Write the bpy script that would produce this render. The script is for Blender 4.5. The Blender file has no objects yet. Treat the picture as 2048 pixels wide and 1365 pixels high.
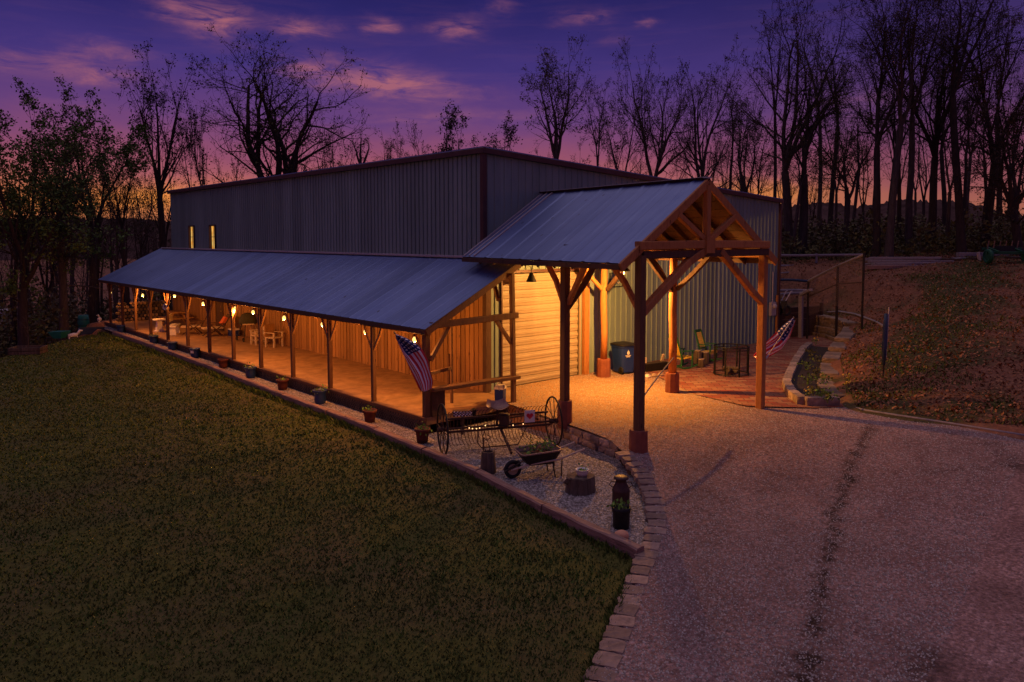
import bpy, math, random
import numpy as np
from mathutils import Vector, Matrix
from mathutils.geometry import delaunay_2d_cdt
R = math.radians
scene = bpy.context.scene
col = scene.collection

# ---------------------------------------------------------------- camera
FPX, CU, CV, PIT, HEAD = 1510.0, 1024.0, 577.0, R(3.79), R(47.887)     # focal length and optical axis in pixels of a 2048 px frame
CAM = np.array([-11.57, -16.25, 4.75])
FW = np.array([math.cos(HEAD)*math.cos(PIT), math.sin(HEAD)*math.cos(PIT), -math.sin(PIT)])
RT = np.array([math.sin(HEAD), -math.cos(HEAD), 0.0])
UP = np.cross(RT, FW)
cam_d = bpy.data.cameras.new('camera'); cam = bpy.data.objects.new('camera', cam_d); col.objects.link(cam)
cam_d.sensor_fit = 'HORIZONTAL'; cam_d.sensor_width = 36.0
cam_d.lens = FPX/2048*36; cam_d.shift_y = -(682.5-CV)/2048
cam_d.clip_start = 0.1; cam_d.clip_end = 5000
cam.matrix_world = Matrix(((RT[0], UP[0], -FW[0], CAM[0]), (RT[1], UP[1], -FW[1], CAM[1]), (RT[2], UP[2], -FW[2], CAM[2]), (0, 0, 0, 1)))
scene.camera = cam
def ray(u, v): return FW + RT*((u-CU)/FPX) - UP*((v-CV)/FPX)
def atz(u, v, z=0.0): d = ray(u, v); return CAM + d*((z-CAM[2])/d[2])
def atd(u, v, dist): return CAM + ray(u, v)*dist

# ---------------------------------------------------------------- colour management
vs = scene.view_settings
vs.view_transform = 'Standard'; vs.look = 'None'; vs.gamma = 1.0; vs.exposure = 0.18; vs.use_curve_mapping = False
scene.render.engine = 'CYCLES'
cy = scene.cycles
cy.max_bounces = 5; cy.diffuse_bounces = 3; cy.glossy_bounces = 2; cy.transmission_bounces = 4; cy.transparent_max_bounces = 8
cy.caustics_reflective = False; cy.caustics_refractive = False
cy.sample_clamp_indirect = 4.0
cy.use_denoising = True

# ---------------------------------------------------------------- node helper
class G:
    def __init__(s, nt): s.nt = nt; s.n = nt.nodes; s.l = nt.links
    def put(s, sock, v):
        if hasattr(v, 'is_linked') or isinstance(v, bpy.types.NodeSocket): s.l.new(v, sock)
        else:
            if isinstance(v, (tuple, list)) and len(v) == 3 and sock.type == 'RGBA': v = (*v, 1)
            sock.default_value = v
    def m(s, op, a, b=None, c=None, clamp=False):
        n = s.n.new('ShaderNodeMath'); n.operation = op; n.use_clamp = clamp
        for i, x in enumerate((a, b, c)):
            if x is not None: s.put(n.inputs[i], x)
        return n.outputs[0]
    def mix(s, f, a, b, mode='MIX'):
        n = s.n.new('ShaderNodeMixRGB'); n.blend_type = mode
        s.put(n.inputs[0], f); s.put(n.inputs[1], a); s.put(n.inputs[2], b); return n.outputs[0]
    def ramp(s, f, stops, interp='LINEAR'):
        n = s.n.new('ShaderNodeValToRGB'); n.color_ramp.interpolation = interp
        e = n.color_ramp.elements
        while len(e) < len(stops): e.new(0.5)
        for k, (p, c) in enumerate(stops):
            e[k].position = p; e[k].color = (*c, 1) if isinstance(c, (tuple, list)) else (c, c, c, 1)
        s.put(n.inputs[0], f); return n.outputs[0]
    def noise(s, vec, scale, detail=3.0, rough=0.55, dist=0.0):
        n = s.n.new('ShaderNodeTexNoise'); s.put(n.inputs['Vector'], vec)
        n.inputs['Scale'].default_value = scale; n.inputs['Detail'].default_value = detail
        n.inputs['Roughness'].default_value = rough; n.inputs['Distortion'].default_value = dist
        return n.outputs['Fac']
    def voro(s, vec, scale, feature='F1', out='Distance', rnd=1.0):
        n = s.n.new('ShaderNodeTexVoronoi'); n.feature = feature; s.put(n.inputs['Vector'], vec)
        n.inputs['Scale'].default_value = scale; n.inputs['Randomness'].default_value = rnd
        return n.outputs[out]
    def scale(s, vec, v):
        n = s.n.new('ShaderNodeMapping'); s.put(n.inputs['Vector'], vec); n.inputs['Scale'].default_value = v; return n.outputs[0]
    def sep(s, vec):
        n = s.n.new('ShaderNodeSeparateXYZ'); s.put(n.inputs[0], vec); return n.outputs
    def comb(s, x, y, z):
        n = s.n.new('ShaderNodeCombineXYZ')
        for i, q in enumerate((x, y, z)): s.put(n.inputs[i], q)
        return n.outputs[0]
    def pos(s): return s.n.new('ShaderNodeNewGeometry').outputs['Position']
    def island(s): return s.n.new('ShaderNodeNewGeometry').outputs['Random Per Island']
    def objc(s): return s.n.new('ShaderNodeTexCoord').outputs['Object']
    def objr(s): return s.n.new('ShaderNodeObjectInfo').outputs['Random']
    def bump(s, h, strength=0.4, dist=0.02):
        n = s.n.new('ShaderNodeBump'); n.inputs['Strength'].default_value = strength; n.inputs['Distance'].default_value = dist
        s.put(n.inputs['Height'], h); return n.outputs[0]

# ---------------------------------------------------------------- world: dusk sky, colour by elevation, sunset glow at the horizon, pink clouds
world = bpy.data.worlds.new('World'); scene.world = world; world.use_nodes = True
world.cycles.sampling_method = 'MANUAL'; world.cycles.sample_map_resolution = 512
def build_sky():
    g = G(world.node_tree); g.n.clear()
    d = g.n.new('ShaderNodeTexCoord').outputs['Generated']
    x, y, z = g.sep(d)
    el = g.m('ARCSINE', z); az = g.m('ARCTAN2', g.m('SUBTRACT', g.m('MULTIPLY', x, RT[0]), g.m('MULTIPLY', y, -RT[1])),
                                     g.m('ADD', g.m('MULTIPLY', x, math.cos(HEAD)), g.m('MULTIPLY', y, math.sin(HEAD))))
    # wispy warp
    sv = g.comb(g.m('MULTIPLY', az, 1.0), g.m('MULTIPLY', el, 2.6), 0.0)
    w1 = g.noise(sv, 7.0, 6, 0.62, 0.4); w2 = g.noise(g.scale(sv, (1, 1.4, 1)), 22.0, 5, 0.6, 0.3)
    t = g.m('MULTIPLY', g.m('ADD', el, g.m('MULTIPLY', g.m('SUBTRACT', w1, 0.5), 0.05)), 1/1.2)
    sky = g.ramp(t, [(0.0, (.500, .165, .085)), (0.045, (.430, .118, .095)), (0.085, (.260, .070, .125)), (0.125, (.118, .046, .170)),
                     (0.175, (.050, .030, .168)), (0.235, (.021, .0165, .115)), (0.27, (.015, .0125, .086)),
                     (0.42, (.036, .034, .130)), (0.60, (.085, .072, .195)), (1.0, (.130, .098, .205))])
    # orange glow low on the horizon in two bands
    def blob(a0, e0, sa, se, aw=az, ew=el):
        p = g.m('DIVIDE', g.m('SUBTRACT', aw, a0), sa); q = g.m('DIVIDE', g.m('SUBTRACT', ew, e0), se)
        return g.m('POWER', 2.718, g.m('MULTIPLY', g.m('ADD', g.m('MULTIPLY', p, p), g.m('MULTIPLY', q, q)), -1.0))
    def pix(u, v):
        r = ray(u, v); r = r/np.linalg.norm(r)
        return math.atan2(r@RT, r[0]*math.cos(HEAD)+r[1]*math.sin(HEAD)), math.asin(r[2])
    glow = None
    for u, v, sa, se, k in ((150, 405, .17, .022, .9), (1520, 392, .09, .016, 1.1), (1850, 425, .16, .022, .5), (330, 395, .06, .012, .5)):
        a0, e0 = pix(u, v); b = g.m('MULTIPLY', blob(a0, e0, sa, se, az, g.m('ADD', el, g.m('MULTIPLY', g.m('SUBTRACT', w2, .5), .02))), k)
        glow = b if glow is None else g.m('ADD', glow, b)
    sky = g.mix(g.m('MULTIPLY', glow, 0.85, clamp=True), sky, (.72, .235, .050))
    # the right of the view is darker and redder
    sky = g.mix(g.m('MULTIPLY', blob(pix(1950, 300)[0], .10, .28, .30), 0.45, clamp=True), sky, (.055, .024, .062))
    # clouds
    aw = g.m('ADD', az, g.m('MULTIPLY', g.m('SUBTRACT', w2, .5), .06)); ew = g.m('ADD', el, g.m('MULTIPLY', g.m('SUBTRACT', w1, .5), .045))
    cl = None
    for u, v, su, sv_, k in ((430, 38, 70, 42, 1.1), (335, 15, 46, 24, .6), (600, 58, 74, 20, .75), (762, 58, 44, 22, .7), (905, 60, 62, 26, .75),
                             (1170, 38, 60, 17, .5), (1000, 25, 40, 20, .25), (1295, 48, 26, 10, .4), (1220, 75, 40, 12, .2), (620, 135, 70, 28, .85), (700, 160, 90, 28, .6),
                             (790, 165, 95, 36, 1.0), (880, 185, 120, 22, .5), (200, 155, 60, 18, .85), (100, 125, 110, 34, .45), (10, 115, 40, 18, .35), (150, 215, 60, 12, .25), (860, 235, 150, 22, .35),
                             (230, 110, 80, 18, .4), (1700, 210, 200, 30, .16), (1050, 230, 120, 16, .22)):
        a0, e0 = pix(u, v); b = g.m('MULTIPLY', blob(a0, e0, su*.72/FPX, sv_*.72/FPX, aw, ew), k)
        cl = b if cl is None else g.m('ADD', cl, b)
    tex = g.ramp(g.noise(g.scale(sv, (1, 1.5, 1)), 15.0, 8, 0.66, 0.6), [(0.38, 0.0), (0.60, 1.0)])
    cl = g.m('MULTIPLY', cl, g.m('ADD', 0.10, g.m('MULTIPLY', tex, 1.0)), clamp=True)
    sky = g.mix(g.m('MULTIPLY', cl, .85), sky, (.360, .115, .150))
    streak = g.ramp(g.noise(g.scale(sv, (.7, 3.2, 1)), 9.0, 6, 0.6, 0.2), [(0.5, 0.0), (0.75, 1.0)])
    sky = g.mix(g.m('MULTIPLY', g.m('MULTIPLY', streak, .08), g.ramp(el, [(0.03, 0.0), (0.08, 1.0), (0.25, 1.0), (0.4, .3)])), sky, (.250, .085, .150))
    # below the horizon: dark earth colour
    sky = g.mix(g.m('LESS_THAN', el, -0.02), sky, (.03, .02, .02))
    bg = g.n.new('ShaderNodeBackground'); g.put(bg.inputs[0], sky); bg.inputs[1].default_value = 1.0
    o = g.n.new('ShaderNodeOutputWorld'); g.l.new(bg.outputs[0], o.inputs[0])
build_sky()

# ---------------------------------------------------------------- the last soft daylight (sun below the horizon: one broad weak lamp)
sd = bpy.data.lights.new('sun', 'SUN'); sun = bpy.data.objects.new('sun', sd); col.objects.link(sun)
sd.energy = 0.40; sd.angle = R(70); sd.color = (1.0, .70, .62)
sun.rotation_euler = (R(-20), 0, R(-25))

# ---------------------------------------------------------------- materials
MATS = {}
def mat(name, base, rough=0.8, metal=0.0, spec=0.3):
    m = bpy.data.materials.new(name); m.use_nodes = True; g = G(m.node_tree)
    b = m.node_tree.nodes['Principled BSDF']
    b.inputs['Roughness'].default_value = rough; b.inputs['Metallic'].default_value = metal
    b.inputs['Specular IOR Level'].default_value = spec
    if isinstance(base, tuple): b.inputs['Base Color'].default_value = (*base, 1)
    MATS[name] = m
    return m, g, b
def var(name, c1, c2, scale=6.0, rough=.8, metal=0.0, stretch=None, bump=.0, spec=.3, detail=4, space='objc', bdist=.01, each=0.0):
    m, g, b = mat(name, c1, rough, metal, spec)
    v = getattr(g, space)()
    if stretch: v = g.scale(v, stretch)
    n = g.noise(v, scale, detail, .6, .3)
    c = g.ramp(n, [(0.3, c1), (0.7, c2)])
    if each:   # every block its own shade, with dark weathered blotches
        k = g.m('ADD', 1-each, g.m('MULTIPLY', g.objr(), 2*each)); c = g.mix(1.0, c, g.comb(k, k, g.m('MULTIPLY', k, .97)), 'MULTIPLY')
        c = g.mix(g.ramp(g.noise(g.pos(), 4.5, 5, .7), [(.5, 0.0), (.68, .6)]), c, tuple(q*.45 for q in c1))
    g.put(b.inputs['Base Color'], c)
    if bump: g.put(b.inputs['Normal'], g.bump(n, bump, bdist))
    return m
def emis(name, c, s, base=(.8, .6, .3)):
    m, g, b = mat(name, base, .5); b.inputs['Emission Color'].default_value = (*c, 1); b.inputs['Emission Strength'].default_value = s; return m

def metal_wall():
    m, g, b = mat('metal_wall', (.20, .225, .19), .62, 0.0, .25)
    p = g.pos(); n = g.noise(g.scale(p, (1, 1, .18)), 1.3, 5, .6); n2 = g.noise(g.scale(p, (3, 3, .3)), 3.0, 3, .6)
    c = g.ramp(n, [(0.3, (.185, .255, .235)), (0.7, (.255, .335, .310))])
    c = g.mix(g.m('MULTIPLY', g.ramp(n2, [(.55, 0.0), (.75, 1.0)]), .35), c, (.115, .145, .125))
    x, y, z = g.sep(p); wn = g.n.new('ShaderNodeTexWhiteNoise'); wn.noise_dimensions = '1D'; g.put(wn.inputs['W'], g.m('FLOOR', g.m('MULTIPLY', g.m('ADD', x, y), 1.07))); k = g.m('ADD', .88, g.m('MULTIPLY', wn.outputs['Value'], .24)); c = g.mix(1.0, c, g.comb(k, k, k), 'MULTIPLY')
    g.put(b.inputs['Base Color'], c)
def metal_roof():
    m, g, b = mat('metal_roof', (.36, .40, .47), .50, .55, .4)
    p = g.pos(); n = g.noise(p, .9, 5, .6); n2 = g.noise(g.scale(p, (.4, 5, .4)), 2.2, 4, .6)
    c = g.ramp(n, [(0.3, (.150, .220, .430)), (0.7, (.200, .280, .500))]); c = g.mix(g.m('MULTIPLY', n2, .35), c, (.11, .16, .34))
    # rows of screw heads, and a slightly different tone for every sheet
    x, y, z = g.sep(p)
    wn = g.n.new('ShaderNodeTexWhiteNoise'); wn.noise_dimensions = '1D'; g.put(wn.inputs['W'], g.m('FLOOR', g.m('MULTIPLY', y, 1.09))); k = g.m('ADD', .86, g.m('MULTIPLY', wn.outputs['Value'], .26)); c = g.mix(1.0, c, g.comb(k, k, k), 'MULTIPLY')
    lap = g.m('LESS_THAN', g.m('FRACT', g.m('MULTIPLY', y, 1.09)), .022); c = g.mix(g.m('MULTIPLY', lap, .55), c, (.05, .06, .10))
    dots = g.m('LESS_THAN', g.voro(g.comb(g.m('MULTIPLY', x, 1.35), g.m('MULTIPLY', y, 2.0), 0.0), 1.0, 'F1', 'Distance', .55), .07)
    c = g.mix(g.m('MULTIPLY', dots, .75), c, (.05, .05, .07))
    g.put(b.inputs['Base Color'], c); g.put(b.inputs['Roughness'], g.m('ADD', .42, g.m('MULTIPLY', n2, .25)))
def wood(name, c1, c2, dark, scale=3.0, stretch=(6, 6, 1), rough=.75):
    m, g, b = mat(name, c1, rough, 0, .25)
    v = g.objc(); n = g.noise(g.scale(v, stretch), scale, 6, .65, .8); k = g.noise(v, 2.1, 3, .5)
    kn = g.voro(g.scale(v, (2, 2, 1)), 1.6)
    c = g.ramp(n, [(0.25, dark), (0.45, c1), (0.72, c2)])
    c = g.mix(g.ramp(k, [(.35, 0.0), (.7, .55)]), c, c1); c = g.mix(g.m('LESS_THAN', kn, .085), c, dark)
    isl = g.m('ADD', .72, g.m('MULTIPLY', g.island(), .5)); c = g.mix(1.0, c, g.comb(isl, isl, isl), 'MULTIPLY')
    g.put(b.inputs['Base Color'], c); g.put(b.inputs['Normal'], g.bump(n, .35, .008))
metal_wall(); metal_roof()
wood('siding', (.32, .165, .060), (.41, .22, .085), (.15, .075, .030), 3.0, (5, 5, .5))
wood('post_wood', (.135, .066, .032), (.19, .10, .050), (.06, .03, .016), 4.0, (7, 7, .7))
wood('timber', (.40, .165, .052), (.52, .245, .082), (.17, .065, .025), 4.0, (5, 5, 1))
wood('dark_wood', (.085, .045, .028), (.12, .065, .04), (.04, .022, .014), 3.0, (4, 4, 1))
wood('grey_wood', (.27, .23, .22), (.38, .33, .31), (.12, .10, .095), 4.0, (2, 2, 6))
wood('tie_wood', (.25, .150, .115), (.42, .27, .21), (.055, .034, .026), 1.6, (13, .7, 13), .9)
wood('pale_wood', (.55, .43, .30), (.66, .53, .38), (.32, .22, .14), 4.0, (5, 5, 1))
var('bark', (.055, .042, .036), (.115, .09, .075), 9, .95, 0, (1, 1, .25), .6, .1)
var('bark_dark', (.035, .026, .024), (.07, .052, .045), 9, .95, 0, (1, 1, .25), .5, .1)
var('log_bark', (.07, .05, .038), (.19, .14, .10), 7, .95, 0, (1.5, 1.5, .25), .9, .1, bdist=.03)
var('log_end', (.33, .22, .13), (.46, .32, .19), 12, .9, 0, None, .3)
def leafm(name, c1, c2):
    m, g, b = mat(name, c1, .7, 0, .15)
    g.put(b.inputs['Base Color'], g.ramp(g.island(), [(0.0, c1), (1.0, c2)]))
    return m
leafm('leaf_green', (.045, .095, .018), (.150, .215, .045)); leafm('leaf_olive', (.070, .075, .024), (.18, .165, .050))
leafm('leaf_brown', (.045, .032, .020), (.105, .068, .035)); leafm('leaf_dark', (.022, .028, .013), (.060, .062, .028))
leafm('plant_green', (.10, .22, .035), (.24, .38, .07)); leafm('litter', (.13, .045, .020), (.42, .19, .080)); leafm('yellow_flower', (.75, .48, .05), (.85, .62, .10))
leafm('pebble', (.14, .115, .10), (.50, .44, .40)); leafm('woods_leaf', (.075, .060, .034), (.170, .138, .070))
var('steel_dark', (.025, .022, .022), (.06, .045, .038), 20, .6, .6); var('rust', (.05, .028, .02), (.13, .06, .035), 14, .8, .3, None, .3)
var('rust_stump', (.20, .062, .040), (.29, .10, .06), 6, .85, 0, None, .35); var('brown_trim', (.065, .030, .030), (.10, .048, .045), 3, .5, .1)
var('concrete', (.22, .125, .060), (.40, .235, .118), 2.2, .8, 0, None, .12); var('stone', (.30, .215, .165), (.47, .345, .255), 5, .9, 0, None, .6, bdist=.02, each=.32)
var('paver', (.25, .165, .125), (.37, .255, .195), 6, .9, 0, None, .4, bdist=.01, each=.32); var('dark_block', (.20, .135, .09), (.33, .235, .155), 5, .92, 0, None, .6, bdist=.02, each=.32)
var('blue_plastic', (.005, .026, .190), (.008, .034, .22), 3, .45, 0, None, 0, .5); var('blue_glaze', (.010, .030, .12), (.018, .046, .16), 4, .4, 0, None, 0, .5)
var('terracotta', (.085, .020, .015), (.125, .032, .022), 6, .75, 0, None, .1); var('soil', (.028, .020, .015), (.06, .042, .03), 18, .95, 0, None, .6)
var('black_metal', (.012, .012, .013), (.025, .023, .023), 9, .55, .4); var('milk_can', (.055, .032, .028), (.11, .06, .045), 9, .55, .5, None, .1)
var('white_paint', (.72, .66, .58), (.80, .74, .66), 6, .55); var('cream_door', (.31, .245, .175), (.38, .305, .22), 2.0, .5, 0, (1, 1, .3), 0, .4); var('white_ceramic', (.7, .66, .62), (.8, .76, .72), 3, .35, 0, None, 0, .5)
var('green_paint', (.02, .11, .035), (.035, .15, .05), 5, .5); var('yellow_paint', (.72, .46, .05), (.80, .55, .08), 4, .5); var('teal_paint', (.010, .13, .115), (.02, .17, .15), 4, .5)
var('flag_red', (.66, .030, .045), (.72, .045, .06), 4, .8); var('flag_white', (.88, .82, .82), (.92, .87, .87), 4, .8); var('flag_blue', (.022, .030, .13), (.03, .042, .16), 4, .8)
var('slate_blue', (.035, .055, .085), (.06, .085, .125), 5, .5, .3); var('orange_clay', (.62, .27, .14), (.72, .36, .20), 4, .7); var('red_cloth', (.62, .12, .05), (.72, .18, .07), 6, .9)
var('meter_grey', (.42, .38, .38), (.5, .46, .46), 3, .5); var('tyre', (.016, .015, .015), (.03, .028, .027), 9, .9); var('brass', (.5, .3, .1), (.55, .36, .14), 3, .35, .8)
var('green_metal', (.012, .075, .035), (.02, .11, .055), 5, .5, .2); var('cover_cloth', (.045, .045, .028), (.075, .07, .045), 5, .85, 0, None, .2); var('seat_metal', (.26, .15, .11), (.38, .24, .18), 30, .5, .3)
emis('bulb_glow', (1.0, .60, .16), 1.6); emis('window_glow', (1.0, .52, .09), .95, (.2, .12, .04)); emis('spark_glow', (1.0, .55, .22), 2.0); emis('flood_glow', (1.0, .66, .22), 3.0)
def curtain():
    m = MATS['window_glow']; g = G(m.node_tree); b = m.node_tree.nodes['Principled BSDF']; p = g.pos()
    n = g.noise(g.scale(p, (1, 9, .8)), 1.6, 4, .6); n2 = g.noise(p, 3.0, 3, .6)
    g.put(b.inputs['Emission Strength'], g.m('ADD', .35, g.m('MULTIPLY', g.ramp(n, [(.35, 0.0), (.65, 1.0)]), .75))); g.put(b.inputs['Emission Color'], g.ramp(n2, [(.4, (1.0, .40, .055)), (.6, (1.0, .62, .16))]))
curtain()
def glassm():
    m, g, b = mat('lamp_glass', (1, .9, .7), .05); b.inputs['Transmission Weight'].default_value = 1.0; b.inputs['IOR'].default_value = 1.05
glassm()
def mesh_wire():
    # chain link: the wire itself with real holes between
    m, g, b = mat('chain_link', (.28, .19, .14), .6, .4)
    x, y, z = g.sep(g.objc()); k = 11.0
    a = g.m('ABSOLUTE', g.m('SUBTRACT', g.m('FRACT', g.m('MULTIPLY', g.m('ADD', x, z), k)), .5)); c = g.m('ABSOLUTE', g.m('SUBTRACT', g.m('FRACT', g.m('MULTIPLY', g.m('SUBTRACT', x, z), k)), .5))
    g.put(b.inputs['Alpha'], g.m('GREATER_THAN', g.m('MAXIMUM', a, c), .415))
mesh_wire()
def ground_mats():
    # reddish dirt and leaf litter with patches of grass
    m, g, b = mat('ground', (.2, .1, .06), .95, 0, .1); p = g.pos()
    n = g.noise(p, .35, 5, .6); f = g.noise(p, 9.0, 5, .65); f2 = g.noise(p, 2.2, 4, .6)
    c = g.ramp(f, [(.3, (.110, .045, .026)), (.5, (.255, .110, .060)), (.72, (.38, .190, .105))])
    c = g.mix(g.ramp(f2, [(.42, 0.0), (.62, .6)]), c, (.195, .080, .044))
    x, y, z = g.sep(p)
    strip = g.m('SUBTRACT', 1.0, g.m('MULTIPLY', g.m('ABSOLUTE', g.m('SUBTRACT', g.m('ADD', y, g.m('MULTIPLY', x, -.18)), -9.6)), .34), clamp=True)
    gm = g.m('MULTIPLY', g.ramp(g.m('ADD', g.m('ADD', n, g.m('MULTIPLY', f, .25)), g.m('MULTIPLY', strip, .22)), [(.66, 0.0), (.78, 1.0)]), .85)
    c = g.mix(gm, c, g.ramp(f, [(.3, (.030, .036, .012)), (.7, (.085, .088, .028))]))
    lw = g.m('MULTIPLY', g.m('LESS_THAN', x, -1.5), 1.0)
    c = g.mix(lw, c, g.ramp(f, [(.3, (.030, .020, .012)), (.7, (.085, .055, .032))]))
    g.put(b.inputs['Base Color'], c); g.put(b.inputs['Normal'], g.bump(f, .6, .05))
    # lawn soil under the blades
    m, g, b = mat('lawn', (.06, .06, .02), .95, 0, .1); p = g.pos()
    f = g.noise(p, 7.0, 5, .65); n = g.noise(p, .5, 5, .6)
    c = g.ramp(f, [(.3, (.054, .054, .013)), (.55, (.094, .097, .022)), (.75, (.13, .118, .034))]); c = g.mix(g.ramp(n, [(.45, 0.0), (.7, .6)]), c, (.115, .078, .040))
    g.put(b.inputs['Base Color'], c); g.put(b.inputs['Normal'], g.bump(f, .7, .04))
    # gravel drive: crushed stone, tan dirt by the door, dark ruts
    m, g, b = mat('driveway', (.3, .25, .22), .95, 0, .15); p = g.pos(); x, y, z = g.sep(p)
    vcol = g.n.new('ShaderNodeTexVoronoi'); g.put(vcol.inputs['Vector'], p); vcol.inputs['Scale'].default_value = 24.0
    sx = g.sep(vcol.outputs['Color'])[0]; vd = vcol.outputs['Distance']
    n = g.noise(p, .45, 6, .62, .5); n2 = g.noise(p, 2.6, 5, .65); n3 = g.noise(p, 34.0, 3, .7)
    c = g.ramp(sx, [(0, (.200, .150, .128)), (.35, (.330, .248, .215)), (.8, (.430, .335, .290)), (1, (.56, .46, .405))])
    c = g.mix(g.ramp(n3, [(.38, .45), (.58, 0.0)]), c, (.14, .094, .078))
    c = g.mix(g.ramp(n2, [(.40, .0), (.66, .65)]), c, (.290, .200, .165)); c = g.mix(g.ramp(n, [(.40, .6), (.58, 0.0)]), c, (.190, .130, .112))
    c = g.mix(g.ramp(g.noise(p, 1.25, 6, .68, .8), [(.50, 0.0), (.70, .55)]), c, (.150, .100, .086))
    c = g.mix(g.ramp(g.noise(g.scale(p, (1, 1, 1)), 7.5, 4, .7), [(.52, 0.0), (.70, .40)]), c, (.46, .36, .31))
    gr = g.ramp(g.noise(p, 15.0, 4, .8), [(.34, .52), (.66, 1.42)]); c = g.mix(1.0, c, gr, 'MULTIPLY')
    c = g.mix(1.0, c, (1.04, .86, .86), 'MULTIPLY')
    # wheel ruts and wet dirt, each with its own ragged outline
    wob = g.m('MULTIPLY', g.m('SUBTRACT', n2, .5), .75); wob2 = g.m('MULTIPLY', g.m('SUBTRACT', n, .5), 1.0)
    def line(x0, y0, x1, y1, w, k, lo=0.0, hi=1.0):
        L = math.hypot(x1-x0, y1-y0); ux, uy = (x1-x0)/L, (y1-y0)/L
        tt = g.m('ADD', g.m('MULTIPLY', g.m('SUBTRACT', x, x0), ux), g.m('MULTIPLY', g.m('SUBTRACT', y, y0), uy))
        s = g.m('ADD', g.m('MULTIPLY', g.m('SUBTRACT', x, x0), -uy), g.m('MULTIPLY', g.m('SUBTRACT', y, y0), ux)); s = g.m('ADD', s, wob); s = g.m('ADD', s, g.m('MULTIPLY', wob2, .4))
        e = g.m('SUBTRACT', 1.0, g.m('DIVIDE', g.m('ABSOLUTE', s), w), clamp=True)
        en = g.m('MULTIPLY', g.m('GREATER_THAN', tt, 0.0), g.m('LESS_THAN', tt, L)); ends = g.m('MULTIPLY', g.m('MINIMUM', tt, g.m('SUBTRACT', L, tt)), 3.0, clamp=True)
        return g.m('MULTIPLY', g.m('MULTIPLY', g.m('MULTIPLY', e, en), ends), k)
    acc = None
    for a in RUTS:
        q = line(*a); acc = q if acc is None else g.m('ADD', acc, q)
    crumbs = g.ramp(g.noise(p, 5.0, 6, .75), [(.38, 0.0), (.60, 1.0)])
    acc = g.m('MULTIPLY', acc, g.m('ADD', .25, g.m('MULTIPLY', crumbs, .75)), clamp=True)
    c = g.mix(acc, c, (.045, .026, .020))
    # bare tan dirt by the door, widened and lightened to suggest lamplight
    dd = g.m('SQRT', g.m('ADD', g.m('POWER', g.m('DIVIDE', g.m('SUBTRACT', x, 5.3), 4.0), 2), g.m('POWER', g.m('DIVIDE', g.m('SUBTRACT', y, -1.4), 4.2), 2)))
    dirt = g.ramp(g.m('ADD', dd, g.m('MULTIPLY', g.m('SUBTRACT', n2, .5), .9)), [(.72, 1.0), (1.15, 0.0)])
    fine = g.noise(p, 4.0, 6, .7)
    c = g.mix(g.m('MULTIPLY', dirt, .85), c, g.ramp(fine, [(.3, (.28, .155, .072)), (.7, (.46, .285, .145))]))
    g.put(b.inputs['Base Color'], c)
    h = g.m('ADD', g.m('MULTIPLY', vd, -.6), g.m('MULTIPLY', n3, .8)); g.put(b.inputs['Normal'], g.bump(h, .75, .03))
    m, g, b = mat('gravel', (.35, .3, .28), .95, 0, .15); p = g.pos()
    vcol = g.n.new('ShaderNodeTexVoronoi'); g.put(vcol.inputs['Vector'], p); vcol.inputs['Scale'].default_value = 19.0
    sx = g.sep(vcol.outputs['Color'])[0]
    c = g.ramp(sx, [(0, (.15, .12, .105)), (.4, (.30, .26, .235)), (.85, (.44, .39, .35)), (1, (.60, .54, .50))]); c = g.mix(g.ramp(vcol.outputs['Distance'], [(.35, 0.0), (.75, .75)]), c, (.07, .05, .045))
    g.put(b.inputs['Base Color'], c); g.put(b.inputs['Normal'], g.bump(vcol.outputs['Distance'], -.9, .04))
    # brick patio in a herringbone-like zigzag
    m, g, b = mat('brick_patio', (.3, .1, .07), .85, 0, .2); p = g.pos(); x, y, z = g.sep(p)
    rot = g.n.new('ShaderNodeVectorRotate'); rot.rotation_type = 'Z_AXIS'; g.put(rot.inputs['Vector'], p); rot.inputs['Angle'].default_value = R(45)
    br = g.n.new('ShaderNodeTexBrick'); g.put(br.inputs['Vector'], rot.outputs[0]); br.inputs['Scale'].default_value = 1.0
    br.inputs['Brick Width'].default_value = .42; br.inputs['Row Height'].default_value = .21; br.inputs['Mortar Size'].default_value = .012
    br.inputs['Color1'].default_value = (.27, .068, .040, 1); br.inputs['Color2'].default_value = (.40, .235, .130, 1); br.inputs['Mortar'].default_value = (.06, .045, .04, 1); br.inputs['Bias'].default_value = -.1
    n = g.noise(p, 3.0, 5, .6); c = g.mix(g.ramp(n, [(.4, 0.0), (.75, .55)]), br.outputs[0], (.17, .062, .040)); g.put(b.inputs['Base Color'], c); g.put(b.inputs['Normal'], g.bump(br.outputs['Fac'], -.3, .01))
    m, g, b = mat('hills', (.06, .04, .035), .98, 0, .0); p = g.pos(); n = g.noise(p, .03, 6, .7); g.put(b.inputs['Base Color'], g.ramp(n, [(.35, (.045, .026, .024)), (.65, (.11, .066, .058))]))
RUTS = []
def rut(uv0, uv1, w, k): a = atz(*uv0, -.2); b = atz(*uv1, -.2); RUTS.append((a[0], a[1], b[0], b[1], w, k))
RW_ = [(1745, 858), (1712, 915), (1690, 965), (1664, 1045), (1650, 1105), (1640, 1180), (1632, 1262), (1605, 1310), (1592, 1400)]
for a_, b_ in zip(RW_[:-1], RW_[1:]): rut(a_, (b_[0]+(b_[0]-a_[0])*.12, b_[1]+(b_[1]-a_[1])*.12), .20, 1.1)
rut((1690, 900), (1610, 1400), .75, .28); rut((1420, 960), (1415, 1300), .70, .42); rut((1560, 880), (1540, 1180), .55, .25); rut((1860, 1250), (1845, 1420), .40, .9); rut((1600, 1265), (1590, 1420), .45, .7)
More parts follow.
